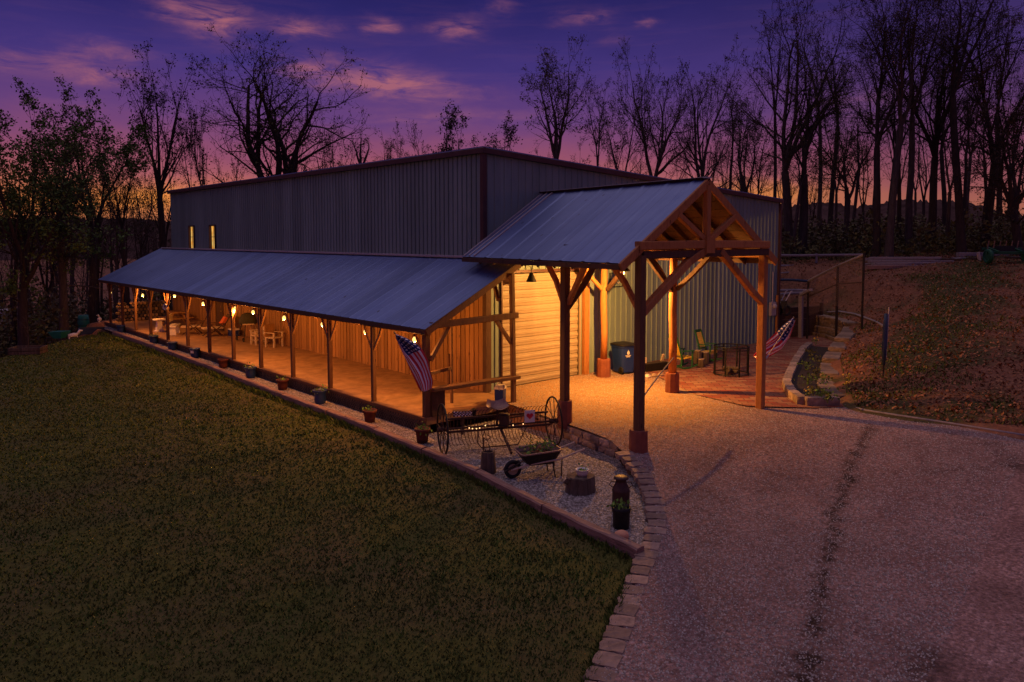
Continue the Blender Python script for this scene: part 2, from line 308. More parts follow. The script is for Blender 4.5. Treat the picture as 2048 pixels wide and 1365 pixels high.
rut((1830, 945), (2080, 935), .45, .5); rut((1960, 890), (2060, 960), .40, .5); rut((1950, 1130), (2090, 1200), .9, .35); rut((1290, 830), (1400, 850), .4, .3); rut((1320, 1020), (1480, 870), .6, .25); rut((1750, 1010), (1930, 1100), .8, .25)
ground_mats()
# ---------------------------------------------------------------- mesh helpers
def link_mesh(name, verts, faces, mats, mi=None, parent=None, smooth=False):
    off = Vector((0, 0, 0))
    p = parent
    while p is not None: off += p.location; p = p.parent
    me = bpy.data.meshes.new(name)
    v = np.asarray(verts, dtype=float).reshape(-1, 3) - np.array(off)
    me.from_pydata(v.tolist(), [], faces)
    for m in mats: me.materials.append(MATS[m])
    if mi is not None: me.polygons.foreach_set('material_index', np.asarray(mi, dtype=np.int32))
    if smooth: me.polygons.foreach_set('use_smooth', np.ones(len(me.polygons), dtype=bool))
    me.update()
    o = bpy.data.objects.new(name, me); col.objects.link(o)
    if parent is not None: o.parent = parent
    return o
def quads(name, V, m, parent=None, k=4):
    """V: (n, k, 3) array of separate faces -> one mesh"""
    V = np.asarray(V, dtype=np.float32); n = len(V)
    me = bpy.data.meshes.new(name); off = np.array(parent.location) if parent is not None else np.zeros(3)
    me.vertices.add(n*k); me.vertices.foreach_set('co', (V.reshape(-1, 3)-off).astype(np.float32).ravel())
    me.loops.add(n*k); me.loops.foreach_set('vertex_index', np.arange(n*k, dtype=np.int32))
    me.polygons.add(n); me.polygons.foreach_set('loop_start', np.arange(0, n*k, k, dtype=np.int32))
    me.materials.append(MATS[m]); me.update(calc_edges=True)
    o = bpy.data.objects.new(name, me); col.objects.link(o)
    if parent is not None: o.parent = parent
    return o
class MB:
    def __init__(s): s.v = []; s.f = []; s.mi = []; s.mats = []; s.n = 0
    def add(s, v, f, m):
        if m not in s.mats: s.mats.append(m)
        k = s.mats.index(m); v = np.asarray(v, dtype=float).reshape(-1, 3)
        s.v.append(v); s.f += [tuple(i+s.n for i in q) for q in f]; s.mi += [k]*len(f); s.n += len(v); return s
    def box(s, c, d, m, rz=0.0, rx=0.0, taper=1.0):
        x, y, z = d[0]/2, d[1]/2, d[2]/2; t = taper
        v = np.array([(-x, -y, -z), (x, -y, -z), (x, y, -z), (-x, y, -z), (-x*t, -y*t, z), (x*t, -y*t, z), (x*t, y*t, z), (-x*t, y*t, z)])
        if rx: ca, sa = math.cos(rx), math.sin(rx); v = np.stack([v[:, 0], v[:, 1]*ca-v[:, 2]*sa, v[:, 1]*sa+v[:, 2]*ca], 1)
        if rz: ca, sa = math.cos(rz), math.sin(rz); v = np.stack([v[:, 0]*ca-v[:, 1]*sa, v[:, 0]*sa+v[:, 1]*ca, v[:, 2]], 1)
        return s.add(v+np.array(c), [(0, 3, 2, 1), (4, 5, 6, 7), (0, 1, 5, 4), (1, 2, 6, 5), (2, 3, 7, 6), (3, 0, 4, 7)], m)
    def beam(s, a, b, w, h, m, up=(0, 0, 1)):
        """square bar from a to b, w across and h along 'up', with small chamfers"""
        a, b = np.array(a, float), np.array(b, float); d = b-a; d /= np.linalg.norm(d); up = np.array(up, float)
        if abs(d@up) > .95: up = np.array((1.0, 0, 0))
        sd = np.cross(d, up); sd /= np.linalg.norm(sd); u = np.cross(sd, d); c = min(w, h)*.10
        prof = [(-w/2+c, -h/2), (w/2-c, -h/2), (w/2, -h/2+c), (w/2, h/2-c), (w/2-c, h/2), (-w/2+c, h/2), (-w/2, h/2-c), (-w/2, -h/2+c)]
        v = [a+sd*x+u*y for x, y in prof]+[b+sd*x+u*y for x, y in prof]
        f = [(i, (i+1) % 8, (i+1) % 8+8, i+8) for i in range(8)]+[tuple(range(7, -1, -1)), tuple(range(8, 16))]
        return s.add(v, f, m)
    def tube(s, pts, rad, m, n=6, cap=True):
        pts = [np.array(p, float) for p in pts]; k = len(pts)
        if not isinstance(rad, (list, tuple, np.ndarray)): rad = [rad]*k
        v = []; ref = None
        for i, p in enumerate(pts):
            d = pts[min(i+1, k-1)]-pts[max(i-1, 0)]; d = d/(np.linalg.norm(d)+1e-9)
            if ref is None: ref = np.array((0, 0, 1.0)) if abs(d[2]) < .9 else np.array((1.0, 0, 0))
            a = np.cross(d, ref); a /= np.linalg.norm(a)+1e-9; b = np.cross(d, a); ref = np.cross(a, d)
            for j in range(n): t = 2*math.pi*j/n; v.append(p+(a*math.cos(t)+b*math.sin(t))*rad[i])
        f = [(i*n+j, i*n+(j+1) % n, (i+1)*n+(j+1) % n, (i+1)*n+j) for i in range(k-1) for j in range(n)]
        if cap: f += [tuple(range(n-1, -1, -1)), tuple(range((k-1)*n, k*n))]
        return s.add(v, f, m)
    def lathe(s, c, prof, m, n=14, sq=1.0, jit=0.0, seed=1):
        """prof: list of (radius, z)"""
        rg = random.Random(seed); wob = [1+rg.uniform(-jit, jit) for _ in range(n)]
        v = [(c[0]+r*wob[j]*math.cos(2*math.pi*j/n), c[1]+sq*r*wob[j]*math.sin(2*math.pi*j/n), c[2]+z) for r, z in prof for j in range(n)]
        k = len(prof); f = [(i*n+j, i*n+(j+1) % n, (i+1)*n+(j+1) % n, (i+1)*n+j) for i in range(k-1) for j in range(n)]
        f += [tuple(range(n-1, -1, -1)), tuple(range((k-1)*n, k*n))]
        return s.add(v, f, m)
    def ring(s, c, ax, R0, r, m, n=28, k=6):
        ax = np.array(ax, float); ax /= np.linalg.norm(ax); u = np.array((0, 0, 1.0)) if abs(ax[2]) < .9 else np.array((1.0, 0, 0)); u = u-ax*(u@ax); u /= np.linalg.norm(u); w = np.cross(ax, u)
        v = []
        for i in range(n):
            t = 2*math.pi*i/n; e = u*math.cos(t)+w*math.sin(t)
            for j in range(k): q = 2*math.pi*j/k; v.append(np.array(c)+e*(R0+r*math.cos(q))+ax*r*math.sin(q))
        f = [(i*k+j, i*k+(j+1) % k, ((i+1) % n)*k+(j+1) % k, ((i+1) % n)*k+j) for i in range(n) for j in range(k)]
        return s.add(v, f, m)
    def prism(s, poly, d, m):
        """planar polygon extruded by the vector d"""
        p = np.array(poly, float); n = len(p); d = np.array(d, float)
        return s.add(np.vstack([p, p+d]), [tuple(range(n-1, -1, -1)), tuple(range(n, 2*n))]+[(i, (i+1) % n, (i+1) % n+n, i+n) for i in range(n)], m)
    def ball(s, c, r, m, n=10, k=7, sz=1.0):
        return s.lathe((c[0], c[1], c[2]), [(max(1e-3, r*math.sin(math.pi*i/k)), -r*sz*math.cos(math.pi*i/k)) for i in range(k+1)], m, n)
    def leaves(s, c, r, n, size, m, seed=0, h=1.0):
        rg = np.random.default_rng(seed); V = []
        for _ in range(n):
            p = np.array(c)+rg.normal(size=3)*np.array((r, r, r*h))*.5; a = rg.normal(size=3); a /= np.linalg.norm(a); b = np.cross(a, rg.normal(size=3)); b /= np.linalg.norm(b)
            l = size*rg.uniform(.6, 1.3); s.add([p, p+a*l*.5+b*l*.3, p+a*l, p+a*l*.5-b*l*.3], [(0, 1, 2, 3)], m)
        return s
    def build(s, name, parent=None, smooth=False):
        return link_mesh(name, np.vstack(s.v), s.f, s.mats, s.mi, parent, smooth)
def tag(o, label=None, cat=None, group=None, kind=None):
    if label: o['label'] = label
    if cat: o['category'] = cat
    if group: o['group'] = group
    if kind: o['kind'] = kind
    return o
def thing(name, label, cat, loc=(0, 0, 0), group=None):
    o = bpy.data.objects.new(name, None); o.empty_display_size = .2; col.objects.link(o); o.location = [float(q) for q in loc]
    return tag(o, label, cat, group)
def dup(o, loc=None, rz=None, label=None, parent=None, sc=None):
    c = o.copy(); col.objects.link(c); c.parent = parent
    if loc is not None: c.location = [float(q) for q in loc]
    if rz is not None: c.rotation_euler = (0, 0, rz)
    if sc is not None: c.scale = sc
    if label: c['label'] = label
    for ch in o.children: dup(ch, parent=c)
    return c

# ---------------------------------------------------------------- terrain
def sst(t): t = np.clip(t, 0, 1); return t*t*(3-2*t)
TIE = [(-8.95, -1.98), (-8.61, -1.93), (-6.4, -1.70), (-3.81, -1.26), (-1.8, -1.14), (1.12, -.93), (3.85, -.87), (7.82, -.80), (13.22, -.62), (20.96, -.48), (29.37, -.52), (32, -.6)]
def tie_x(y): return np.interp(y, [a for a, b in TIE], [b for a, b in TIE])
EDGE = [(1.65, -5.38), (.99, -6.47), (-.03, -7.57), (-.82, -8.22), (-1.62, -8.68), (-2.67, -9.25), (-4.02, -10.03), (-5.09, -10.61), (-9.0, -12.8), (-15, -15.2), (-40, -25)]
def edge_x(y): return np.interp(-y, [-b for a, b in EDGE], [a for a, b in EDGE])
def zdrive(x, y): return -.40*sst((-3.5-y)/6.0)*np.clip((9.0-x)/6.5, 0, 1)
def zlawn(x, y):
    b = np.where(y > -8.8, tie_x(y), edge_x(y)-.25); d = np.maximum(0, b-x)
    ze = -.47-.12*sst((-8.0-y)/3.0)*0; return ze-.018*d - .05*sst(d/.5)+.03*np.sin(x*.7+1.3*np.sin(y*.31))*np.sin(y*.55)*sst(d/2)
def zbed(x, y): return -.42+.20*np.clip(y/30, 0, 1)
BND = [(9.3, -7.2), (10.0, -6.57), (10.8, -5.9), (14.5, -4.05), (17.5, -2.95), (21.9, -1.4), (24.5, .6), (26.0, 3.0), (30, 12)]
def yb(x): return np.interp(x, [a for a, b in BND], [b for a, b in BND])
def zhill(x, y):
    s = np.maximum(0, x-9.1); d = np.maximum(0, (yb(x)-y))*.85+np.maximum(0, x-25.5)
    h = np.minimum(.155*s, .062*s+.33*d); h = np.where(h > 3.0, 3.0+ (1-np.exp(-(h-3.0)/1.0))*1.0, h)
    return h
def drop(x, y):
    L = np.maximum((x+3.5)*-.81+(y-25.5)*.59, (y-32.5)*.9-np.maximum(0, x-18)*.55-np.maximum(0, x-2)*.02); L = np.maximum(L, (-x-26)*.7)
    L = np.maximum(0, L); return -.22*L*sst(L/8+.25)*(L < 70)-np.where(L >= 70, 15.4, 0)
def ground_z(x, y):
    x, y = np.asarray(x, float), np.asarray(y, float)
    z = zdrive(x, y)-.06
    lawn = (x < np.where(y > -8.8, tie_x(y), edge_x(y)-.2)); z = np.where(lawn, zlawn(x, y)-.12, z)
    bed = (~lawn) & (x < 2.9) & (y < 32) & (y > -9.2) & (x < np.where(y < -5.3, edge_x(y), np.where(y < -.2, 2.4, 0.0))); z = np.where(bed, zbed(x, y)-.12, z)
    under = (x > -.3) & (x < 21.8) & (y > -.6) & (y < 31.6) & ~((y < 1.4) & (x > 2.9)); z = np.where(under, -.6, z)
    hill = (x > 9.0) & ((y < -6.0) | (x > 9.8)) & ((y < yb(x)) | (x > 26)); z = np.where(hill, zhill(x, y), z)
    behind = (x > 21.8) & (y > 1.5); z = np.where(behind & ~hill, np.maximum(z, zhill(x, y)*sst((x-22)/4)), z)
    z = z+drop(x, y)
    bumps = .03*np.sin(x*1.3+y*.7)+.025*np.sin(x*2.9-y*2.2)
    return z+np.where(hill, bumps, 0)
def axis(lo, hi, step, far):
    a = list(np.arange(lo, hi+1e-6, step)); s = step
    while a[-1] < far: s *= 1.22; a.append(a[-1]+s)
    s = step
    while a[0] > -far: s *= 1.22; a.insert(0, a[0]-s)
    return np.array(a)
xs, ys = axis(-16, 40, .3, 2500), axis(-20, 40, .3, 2500)
X, Y = np.meshgrid(xs, ys); Z = ground_z(X, Y); nx, ny = len(xs), len(ys)
I = np.arange(nx*ny).reshape(ny, nx)
F4 = np.stack([I[:-1, :-1], I[:-1, 1:], I[1:, 1:], I[1:, :-1]], -1).reshape(-1, 4)
tag(link_mesh('ground', np.stack([X, Y, Z], -1), F4.tolist(), ['ground'], smooth=True), 'reddish leaf strewn hillside and forest floor around the barn', 'ground', kind='structure')
def sheet(name, poly, zf, m, step, label, cat, off=0.0):
    """a polygon filled with a grid of points, laid on the height function zf"""
    P = [tuple(map(float, p)) for p in poly]; n = len(P); pts = []
    for i in range(n):                                                   # refine the outline
        a, b = np.array(P[i]), np.array(P[(i+1) % n]); k = max(1, int(np.linalg.norm(b-a)/step))
        pts += [tuple(a+(b-a)*j/k) for j in range(k)]
    nb = len(pts); A = np.array(pts); lo, hi = A.min(0), A.max(0); rg = np.random.default_rng(3)
    gx, gy = np.meshgrid(np.arange(lo[0], hi[0], step), np.arange(lo[1], hi[1], step)); q = np.stack([gx.ravel(), gy.ravel()], 1)+rg.uniform(-.25, .25, (gx.size, 2))*step
    q = q[inside(q, A)]
    v, e, f, *_ = delaunay_2d_cdt([Vector(p) for p in pts]+[Vector(p) for p in q.tolist()], [(i, (i+1) % nb) for i in range(nb)], [list(range(nb))], 1, 1e-4)
    xy = np.array([(p[0], p[1]) for p in v]); z = zf(xy[:, 0], xy[:, 1])+off
    o = link_mesh(name, np.column_stack([xy, z]), [tuple(t) for t in f], [m], smooth=True)
    for p in o.data.polygons:
        if p.normal.z < 0: o.data.flip_normals(); break
    return tag(o, label, cat, kind='structure')
def inside(q, A):
    x, y = q[:, 0], q[:, 1]; r = np.zeros(len(q), bool); j = len(A)-1
    for i in range(len(A)):
        xi, yi, xj, yj = *A[i], *A[j]
        with np.errstate(divide='ignore', invalid='ignore'): r ^= ((yi > y) != (yj > y)) & (x < (xj-xi)*(y-yi)/(yj-yi+1e-12)+xi)
        j = i
    return r
tie_pts = [(b, a) for a, b in TIE if a > -8.7]
LAWN = [(b, a) for a, b in TIE[::-1] if a > -8.7 and a < 30]+[(-2.2, -9.15), (-2.9, -9.6)]+[(x-.28, y-.1) for x, y in EDGE[6:9]]+[(-15.3, -15.5), (-26, -15), (-20, 4), (-14, 13), (-8.4, 20.3), (-5.3, 25.3), (-1.6, 29.5)]
sheet('lawn', LAWN, zlawn, 'lawn', .3, 'dark mown grass lawn sloping along the barn', 'lawn')
DRIVE = [(x, y) for x, y in EDGE[:9]]+[(-15, -15.2), (-24, -40), (10.6, -40), (10.3, -11.23), (9.75, -9.1), (9.7, -7.2), (9.6, -6.3), (8.3, -5.0), (8.1, -4.6), (8.2, -3.0), (10.2, .3), (10.8, 1.53), (3.3, 1.53), (3.3, -.12), (2.75, -.2), (2.35, -2.6), (2.02, -4.7)]
sheet('driveway', DRIVE, zdrive, 'driveway', .35, 'wide gravel driveway with dark wheel ruts', 'driveway')
BED = [(x, y) for x, y in EDGE[:5]]+[(-1.95, -8.85)]+[(b, a) for a, b in TIE if -8.7 < a < 31]+[(-.05, 31.2), (-.05, -.15), (2.9, -.2), (2.5, -2.6), (2.2, -4.7)]
sheet('gravel_bed', BED, zbed, 'gravel', .3, 'pale gravel bed along the porch with planters in it', 'gravel bed')
PATIO = [(7.5, -5.0), (7.85, -5.5), (8.7, -6.45), (9.45, -6.95), (10.0, -6.6), (10.8, -5.95), (14.5, -4.1), (17.5, -3.0), (21.9, -1.45), (24.4, .6), (24.4, 1.5), (10.4, 1.53), (9.85, .3), (7.75, -3.2)]
sheet('brick_patio', PATIO, lambda x, y: 0*x+.02, 'brick_patio', .6, 'red and tan brick patio beside the barn end wall', 'patio')
def ground_hit(u, v, lo=6, hi=90):
    r = ray(u, v); t = np.linspace(lo, hi, 4000); p = CAM+r*t[:, None]; k = np.argmax(p[:, 2] < ground_z(p[:, 0], p[:, 1])); return p[k]
# far wooded hills round the valley
def hills():
    rg = np.random.default_rng(5); V = []; n = 900; rows = 7
    ph = rg.uniform(0, 6.28, 12)
    for j in range(rows):
        for i in range(n):
            a = HEAD+R(75)-R(150)*i/(n-1); t = j/(rows-1); az = i/(n-1)
            crest = 38+9*math.sin(az*17+ph[0])+6*math.sin(az*41+ph[1])+2.5*math.sin(az*97+ph[2])+1.2*math.sin(az*213+ph[3])
            crest += rg.uniform(-2.6, 2.6)*t; crest = crest*(.95 if az < .5 else .95+.30*min(1, (az-.5)/.12)); d = 560+420*t
            V.append((CAM[0]+math.cos(a)*d, CAM[1]+math.sin(a)*d, -35+(crest+35)*math.sin(t*math.pi/2)))
    f = [(j*n+i, j*n+i+1, (j+1)*n+i+1, (j+1)*n+i) for j in range(rows-1) for i in range(n-1)]
    tag(link_mesh('hills', V, f, ['hills'], smooth=True), 'distant dark wooded hills beyond the valley', 'hills', kind='structure')
hills()
def scatter(poly, n, seed, far=None, power=1.3):
    """random points in a polygon, thinner with distance from the viewpoint the scene was built for"""
    A = np.array(poly, float); rg = np.random.default_rng(seed); lo, hi = A.min(0), A.max(0); out = []
    got = 0
    while got < n:
        q = rg.uniform(lo, hi, (n*3, 2)); d = np.hypot(q[:, 0]-CAM[0], q[:, 1]-CAM[1]); k = (rg.random(len(q)) < np.clip((9.0/np.maximum(d, 1))**power, 0, 1)) & inside(q, A); out.append(q[k]); got += k.sum()
    return np.vstack(out)[:n]
def grass():
    rg = np.random.default_rng(11); q = scatter([(p[0]-.03, p[1]) for p in LAWN], 230000, 7); q = q[(q[:, 1] > -13) | (q[:, 0] > -14)]
    # ragged taller fringe where the mower does not reach: along the timber and the pavers
    ye = rg.uniform(-8.6, 29.5, 9000); fr = np.stack([tie_x(ye)-.11-np.abs(rg.normal(size=9000))*.07, ye], 1)
    ye = rg.uniform(-11.6, -8.9, 2600); fr2 = np.stack([edge_x(ye)-.26-np.abs(rg.normal(size=2600))*.07, ye], 1); q = np.vstack([q, fr, fr2])
    n = len(q); d = np.hypot(q[:, 0]-CAM[0], q[:, 1]-CAM[1]); z = zlawn(q[:, 0], q[:, 1])-.01; tall = np.ones(n); tall[-11600:] = rg.uniform(1.0, 2.6, 11600)
    clump = np.sin(q[:, 0]*3.1+np.sin(q[:, 1]*2.3)*2)*np.sin(q[:, 1]*3.7+np.sin(q[:, 0]*1.9)*2)
    h = (.025+.030*rg.random(n)+.018*np.clip(clump, 0, 1))*(1+d*.012)*tall; w = (.007+.005*rg.random(n))*(1+d*.09); a = rg.uniform(0, 6.283, n); ln = rg.uniform(.2, .9, n)*h
    b = a+rg.uniform(-1, 1, n)
    base = np.stack([q[:, 0], q[:, 1], z], 1); sx = np.stack([np.cos(a)*w, np.sin(a)*w, 0*a], 1); tip = base+np.stack([np.cos(b)*ln, np.sin(b)*ln, h], 1)
    tag(quads('grass', np.stack([base-sx, base+sx, tip], 1), 'grass_blade', k=3), 'short dark green grass blades covering the lawn', 'grass', kind='stuff')
m_, g_, b_ = mat('grass_blade', (.08, .1, .03), .75, 0, .15)
cv_ = g_.mix(1.0, g_.ramp(g_.noise(g_.pos(), 10.0, 8, .85), [(.2, .64), (.8, 1.36)]), g_.ramp(g_.noise(g_.pos(), .8, 4, .6), [(.3, .82), (.7, 1.15)]), 'MULTIPLY')
g_.put(b_.inputs['Base Color'], g_.mix(1.0, cv_, g_.mix(g_.ramp(g_.noise(g_.pos(), .9, 5, .65), [(.42, 0.0), (.66, .75)]), g_.ramp(g_.island(), [(0, (.040, .064, .010)), (.6, (.112, .190, .028)), (.9, (.185, .235, .045)), (1, (.34, .31, .09))]), (.125, .130, .032)), 'MULTIPLY'))
grass()
def flat_scatter(name, q, zf, size, m, label, cat, seed, lift=.012, lump=False):
    rg = np.random.default_rng(seed); n = len(q); z = zf(q[:, 0], q[:, 1])+lift; a = rg.uniform(0, 6.283, n); s = size*rg.uniform(.5, 1.3, n)
    c = np.stack([q[:, 0], q[:, 1], z], 1)
    if lump:   # small stones: four-sided pyramids
        e = [np.stack([np.cos(a+k*1.571)*s*rg.uniform(.7, 1.2, n), np.sin(a+k*1.571)*s*rg.uniform(.7, 1.2, n), -s*.4], 1)+c for k in range(4)]; t = c+np.stack([rg.normal(size=n)*s*.2, rg.normal(size=n)*s*.2, s*.75], 1)
        V = np.stack([e[0], e[1], t, e[1], e[2], t, e[2], e[3], t, e[3], e[0], t], 1).reshape(-1, 3)
        me = bpy.data.meshes.new(name); vv = np.stack(e+[t], 1).reshape(-1, 3); fi = np.array([[0, 1, 4], [1, 2, 4], [2, 3, 4], [3, 0, 4]])
        f = (np.arange(n)[:, None, None]*5+fi[None]).reshape(-1, 3)
        me.vertices.add(len(vv)); me.vertices.foreach_set('co', vv.astype(np.float32).ravel()); me.loops.add(f.size); me.loops.foreach_set('vertex_index', f.astype(np.int32).ravel())
        me.polygons.add(len(f)); me.polygons.foreach_set('loop_start', np.arange(0, f.size, 3, dtype=np.int32)); me.materials.append(MATS[m]); me.update(calc_edges=True)
        o = bpy.data.objects.new(name, me); col.objects.link(o)
    else:
        u = np.stack([np.cos(a)*s, np.sin(a)*s, rg.normal(size=n)*s*.5], 1); w = np.stack([-np.sin(a)*s*.6, np.cos(a)*s*.6, rg.normal(size=n)*s*.4], 1)
        c[:, 2] += s*.5; o = quads(name, np.stack([c-u, c+w, c+u, c-w], 1), m)
    return tag(o, label, cat, kind='stuff')
HILLP = [(9.4, -7.3), (9.5, -9.2), (10.1, -11.4), (10.4, -18), (20, -24), (44, -14), (44, 8), (28, 8), (25.5, 1.5), (22, -1.8), (17.5, -3.4), (14.5, -4.5), (11, -6.3)]
q = scatter(HILLP, 42000, 21, power=1.4); flat_scatter('fallen_leaves', q, ground_z, .050, 'litter', 'scattered brown fallen leaves on the hillside', 'leaves', 4)
rgx = np.random.default_rng(8); q = scatter(HILLP, 60000, 22, power=1.3); qn = np.sin(q[:, 0]*.9+np.sin(q[:, 1]*.8)*1.5)*np.sin(q[:, 1]*1.1+1)+.5*np.sin(q[:, 0]*2.3)*np.sin(q[:, 1]*2.9)+1.0*np.exp(-((q[:, 1]-.18*q[:, 0]+9.4)/1.3)**2)+rgx.normal(size=len(q))*.22
q = q[qn > .62]; n = len(q); a = rgx.uniform(0, 6.283, n); b3 = np.stack([q[:, 0], q[:, 1], ground_z(q[:, 0], q[:, 1])-.01], 1); sx = np.stack([np.cos(a), np.sin(a), 0*a], 1)*.022
tag(quads('hillside_grass', np.stack([b3-sx, b3+sx, b3+np.stack([rgx.normal(size=n)*.04, rgx.normal(size=n)*.04, rgx.uniform(.05, .13, n)], 1)], 1), 'grass_blade', k=3), 'patchy green grass tufts on the leaf covered slope', 'grass', kind='stuff')
flat_scatter('pebbles', scatter([(p[0], p[1]) for p in BED], 16000, 31, power=.9), zbed, .022, 'pebble', 'loose pale stones lying over the gravel bed', 'pebbles', 5, .004, True)
flat_scatter('driveway_stones', scatter([p for p in DRIVE if p[1] > -30], 52000, 32, power=1.2), zdrive, .017, 'pebble', 'loose crushed stones scattered over the driveway', 'stones', 6, .003, True)
# ================================================================ metal barn
WX, WY, BX, BY = 3.35, 1.55, 21.25, 30.0        # long wall plane, end wall plane, far corner
def rtop(x): return 7.38-(x-WX)*.0536            # roof falls gently away from the porch side
def ribbed(mb, p0, p1, z0, z1, out, m='metal_wall', pitch=.305, h=.036, w=.05, groove=False):
    """vertical ribbed sheet from p0 to p1 (x, y); z0, z1 functions of distance"""
    p0, p1 = np.array(p0, float), np.array(p1, float); L = np.linalg.norm(p1-p0); d = (p1-p0)/L; out = np.array(out, float); prof = [(0, 0)]; s = pitch/2
    while s+w < L and groove: prof += [(s-w*.55, 0), (s-w*.45, -h), (s+w*.45, -h), (s+w*.55, 0)]; s += pitch
    while s+w < L and not groove: prof += [(s-w*.9, 0), (s-w*.45, h), (s+w*.45, h), (s+w*.9, 0)]; s += pitch
    prof.append((L, 0)); V = []
    for s, o in prof: q = p0+d*s+out*o; V += [(q[0], q[1], z0(s)), (q[0], q[1], z1(s))]
    k = len(prof); flip = (d[0]*out[1]-d[1]*out[0]) > 0
    mb.add(V, [((2*i, 2*i+1, 2*i+3, 2*i+2) if flip else (2*i, 2*i+2, 2*i+3, 2*i+1)) for i in range(k-1)], m)
barn = thing('metal_barn', 'long grey metal barn with ribbed walls and two lit windows', 'barn', (12, 15, 0))
mb = MB(); c = lambda v: (lambda s: v)
w1y, w2y, wz0, wz1, ww = 26.55, 23.5, 4.2, 5.38, .72
def long_band(y0, y1, z0, z1): ribbed(mb, (WX, y0), (WX, y1), c(z0), c(z1), (-1, 0), pitch=.235, h=.05, w=.055, groove=True)
long_band(WY, w2y-ww/2, 3.9, 7.38); long_band(w2y-ww/2, w2y+ww/2, wz1, 7.38); long_band(w2y+ww/2, w1y-ww/2, 3.9, 7.38); long_band(w1y-ww/2, w1y+ww/2, wz1, 7.38); long_band(w1y+ww/2, BY, 3.9, 7.38)
long_band(w2y-ww/2, w2y+ww/2, 3.9, wz0); long_band(w1y-ww/2, w1y+ww/2, 3.9, wz0)
mb.build('side_wall', barn)
mb = MB(); DX0, DX1, DZ = 4.06, 7.63, 3.64
ribbed(mb, (WX, WY), (DX0, WY), c(-.1), lambda s: rtop(WX+s), (0, -1)); ribbed(mb, (DX0, WY), (DX1, WY), c(DZ), lambda s: rtop(DX0+s), (0, -1)); ribbed(mb, (DX1, WY), (BX, WY), c(-.1), lambda s: rtop(DX1+s), (0, -1))
mb.build('end_wall', barn)
mb = MB(); ribbed(mb, (BX, WY), (BX, BY), c(-.5), c(rtop(BX)), (1, 0)); ribbed(mb, (BX, BY), (WX, BY), c(-2.5), lambda s: rtop(BX-s), (0, 1)); mb.build('back_wall', barn)
mb = MB(); V = [(WX-.12, WY-.12, rtop(WX)+.10), (BX+.12, WY-.12, rtop(BX)+.10), (BX+.12, BY+.12, rtop(BX)+.10), (WX-.12, BY+.12, rtop(WX)+.10)]; mb.prism(V, (0, 0, .05), 'metal_roof'); mb.build('roof', barn)
mb = MB(); t = 'brown_trim'
mb.beam((WX-.09, WY-.16, 7.41), (WX-.09, BY+.1, 7.41), .10, .17, t); mb.build('eave_trim', barn)
mb = MB(); mb.beam((WX-.13, WY-.09, rtop(WX)+.03), (BX+.15, WY-.09, rtop(BX)+.03), .10, .17, t); mb.build('rake_trim', barn)
mb = MB(); mb.box((WX-.03, WY-.03, 5.6), (.15, .15, 3.48), t); mb.build('corner_trim', barn)
mb = MB(); mb.box((BX+.02, WY-.03, 3.2), (.13, .14, 6.3), t); mb.build('corner_trim', barn)
for yy in (w1y, w2y):
    f = MB(); x = WX-.03
    for dy in (-ww/2, ww/2): f.box((x, yy+dy, (wz0+wz1)/2), (.10, .07, wz1-wz0+.14), t)
    f.box((x, yy, wz1+.035), (.096, ww-.07, .07), t); f.box((x, yy, wz0-.035), (.096, ww-.07, .07), t)
    fo = f.build('window', barn)
    p = MB(); p.box((WX+.05, yy, (wz0+wz1)/2), (.02, ww-.07, wz1-wz0), 'window_glow'); p.build('pane', fo)
    p = MB(); p.box((WX+.025, yy+.06, (wz0+wz1)/2), (.02, .025, wz1-wz0), t); p.box((WX+.027, yy, wz0+.62), (.018, ww-.07, .03), t)
    p.build('muntin', fo)
# overhead door: horizontally ribbed sections
d = MB(); prof = []; zz = .0; n = 14; hh = (DZ-.03)/n
for i in range(n): z0 = i*hh; prof += [(z0, .012), (z0+.018, 0), (z0+hh*.34, -.006), (z0+hh*.40, -.022), (z0+hh*.62, -.022), (z0+hh*.68, -.006), (z0+hh-.018, 0), (z0+hh-.004, .030)]
prof.append((DZ-.03, .03)); V = []
for z, o in prof: V += [(DX0+.02, WY+.02+o, z), (DX1-.02, WY+.02+o, z)]
d.add(V, [(2*i, 2*i+1, 2*i+3, 2*i+2) for i in range(len(prof)-1)], 'cream_door'); gd = d.build('garage_door', barn)
d = MB(); d.beam((DX0+.4, WY-.03, .30), (DX0+.62, WY-.03, .30), .03, .03, 'black_metal'); d.build('handle', gd)
d = MB(); d.box((DX1+.02, WY-.045, DZ/2+.02), (.07, .05, DZ+.04), 'cream_door'); d.box(((DX0+DX1)/2, WY-.05, DZ+.05), (DX1-DX0+.16, .05, .09), 'brown_trim'); d.box((DX0-.02, WY-.045, DZ/2), (.05, .05, DZ), 'brown_trim'); d.build('door_frame', barn)
d = MB(); d.box((7.88, WY-.10, 1.95), (.24, .16, 3.9), 'timber'); d.build('door_post', barn)
d = MB(); d.box((WX+.02, WY-.12, 2.0), (.20, .18, 4.0), 'dark_wood'); d.build('corner_post', barn)
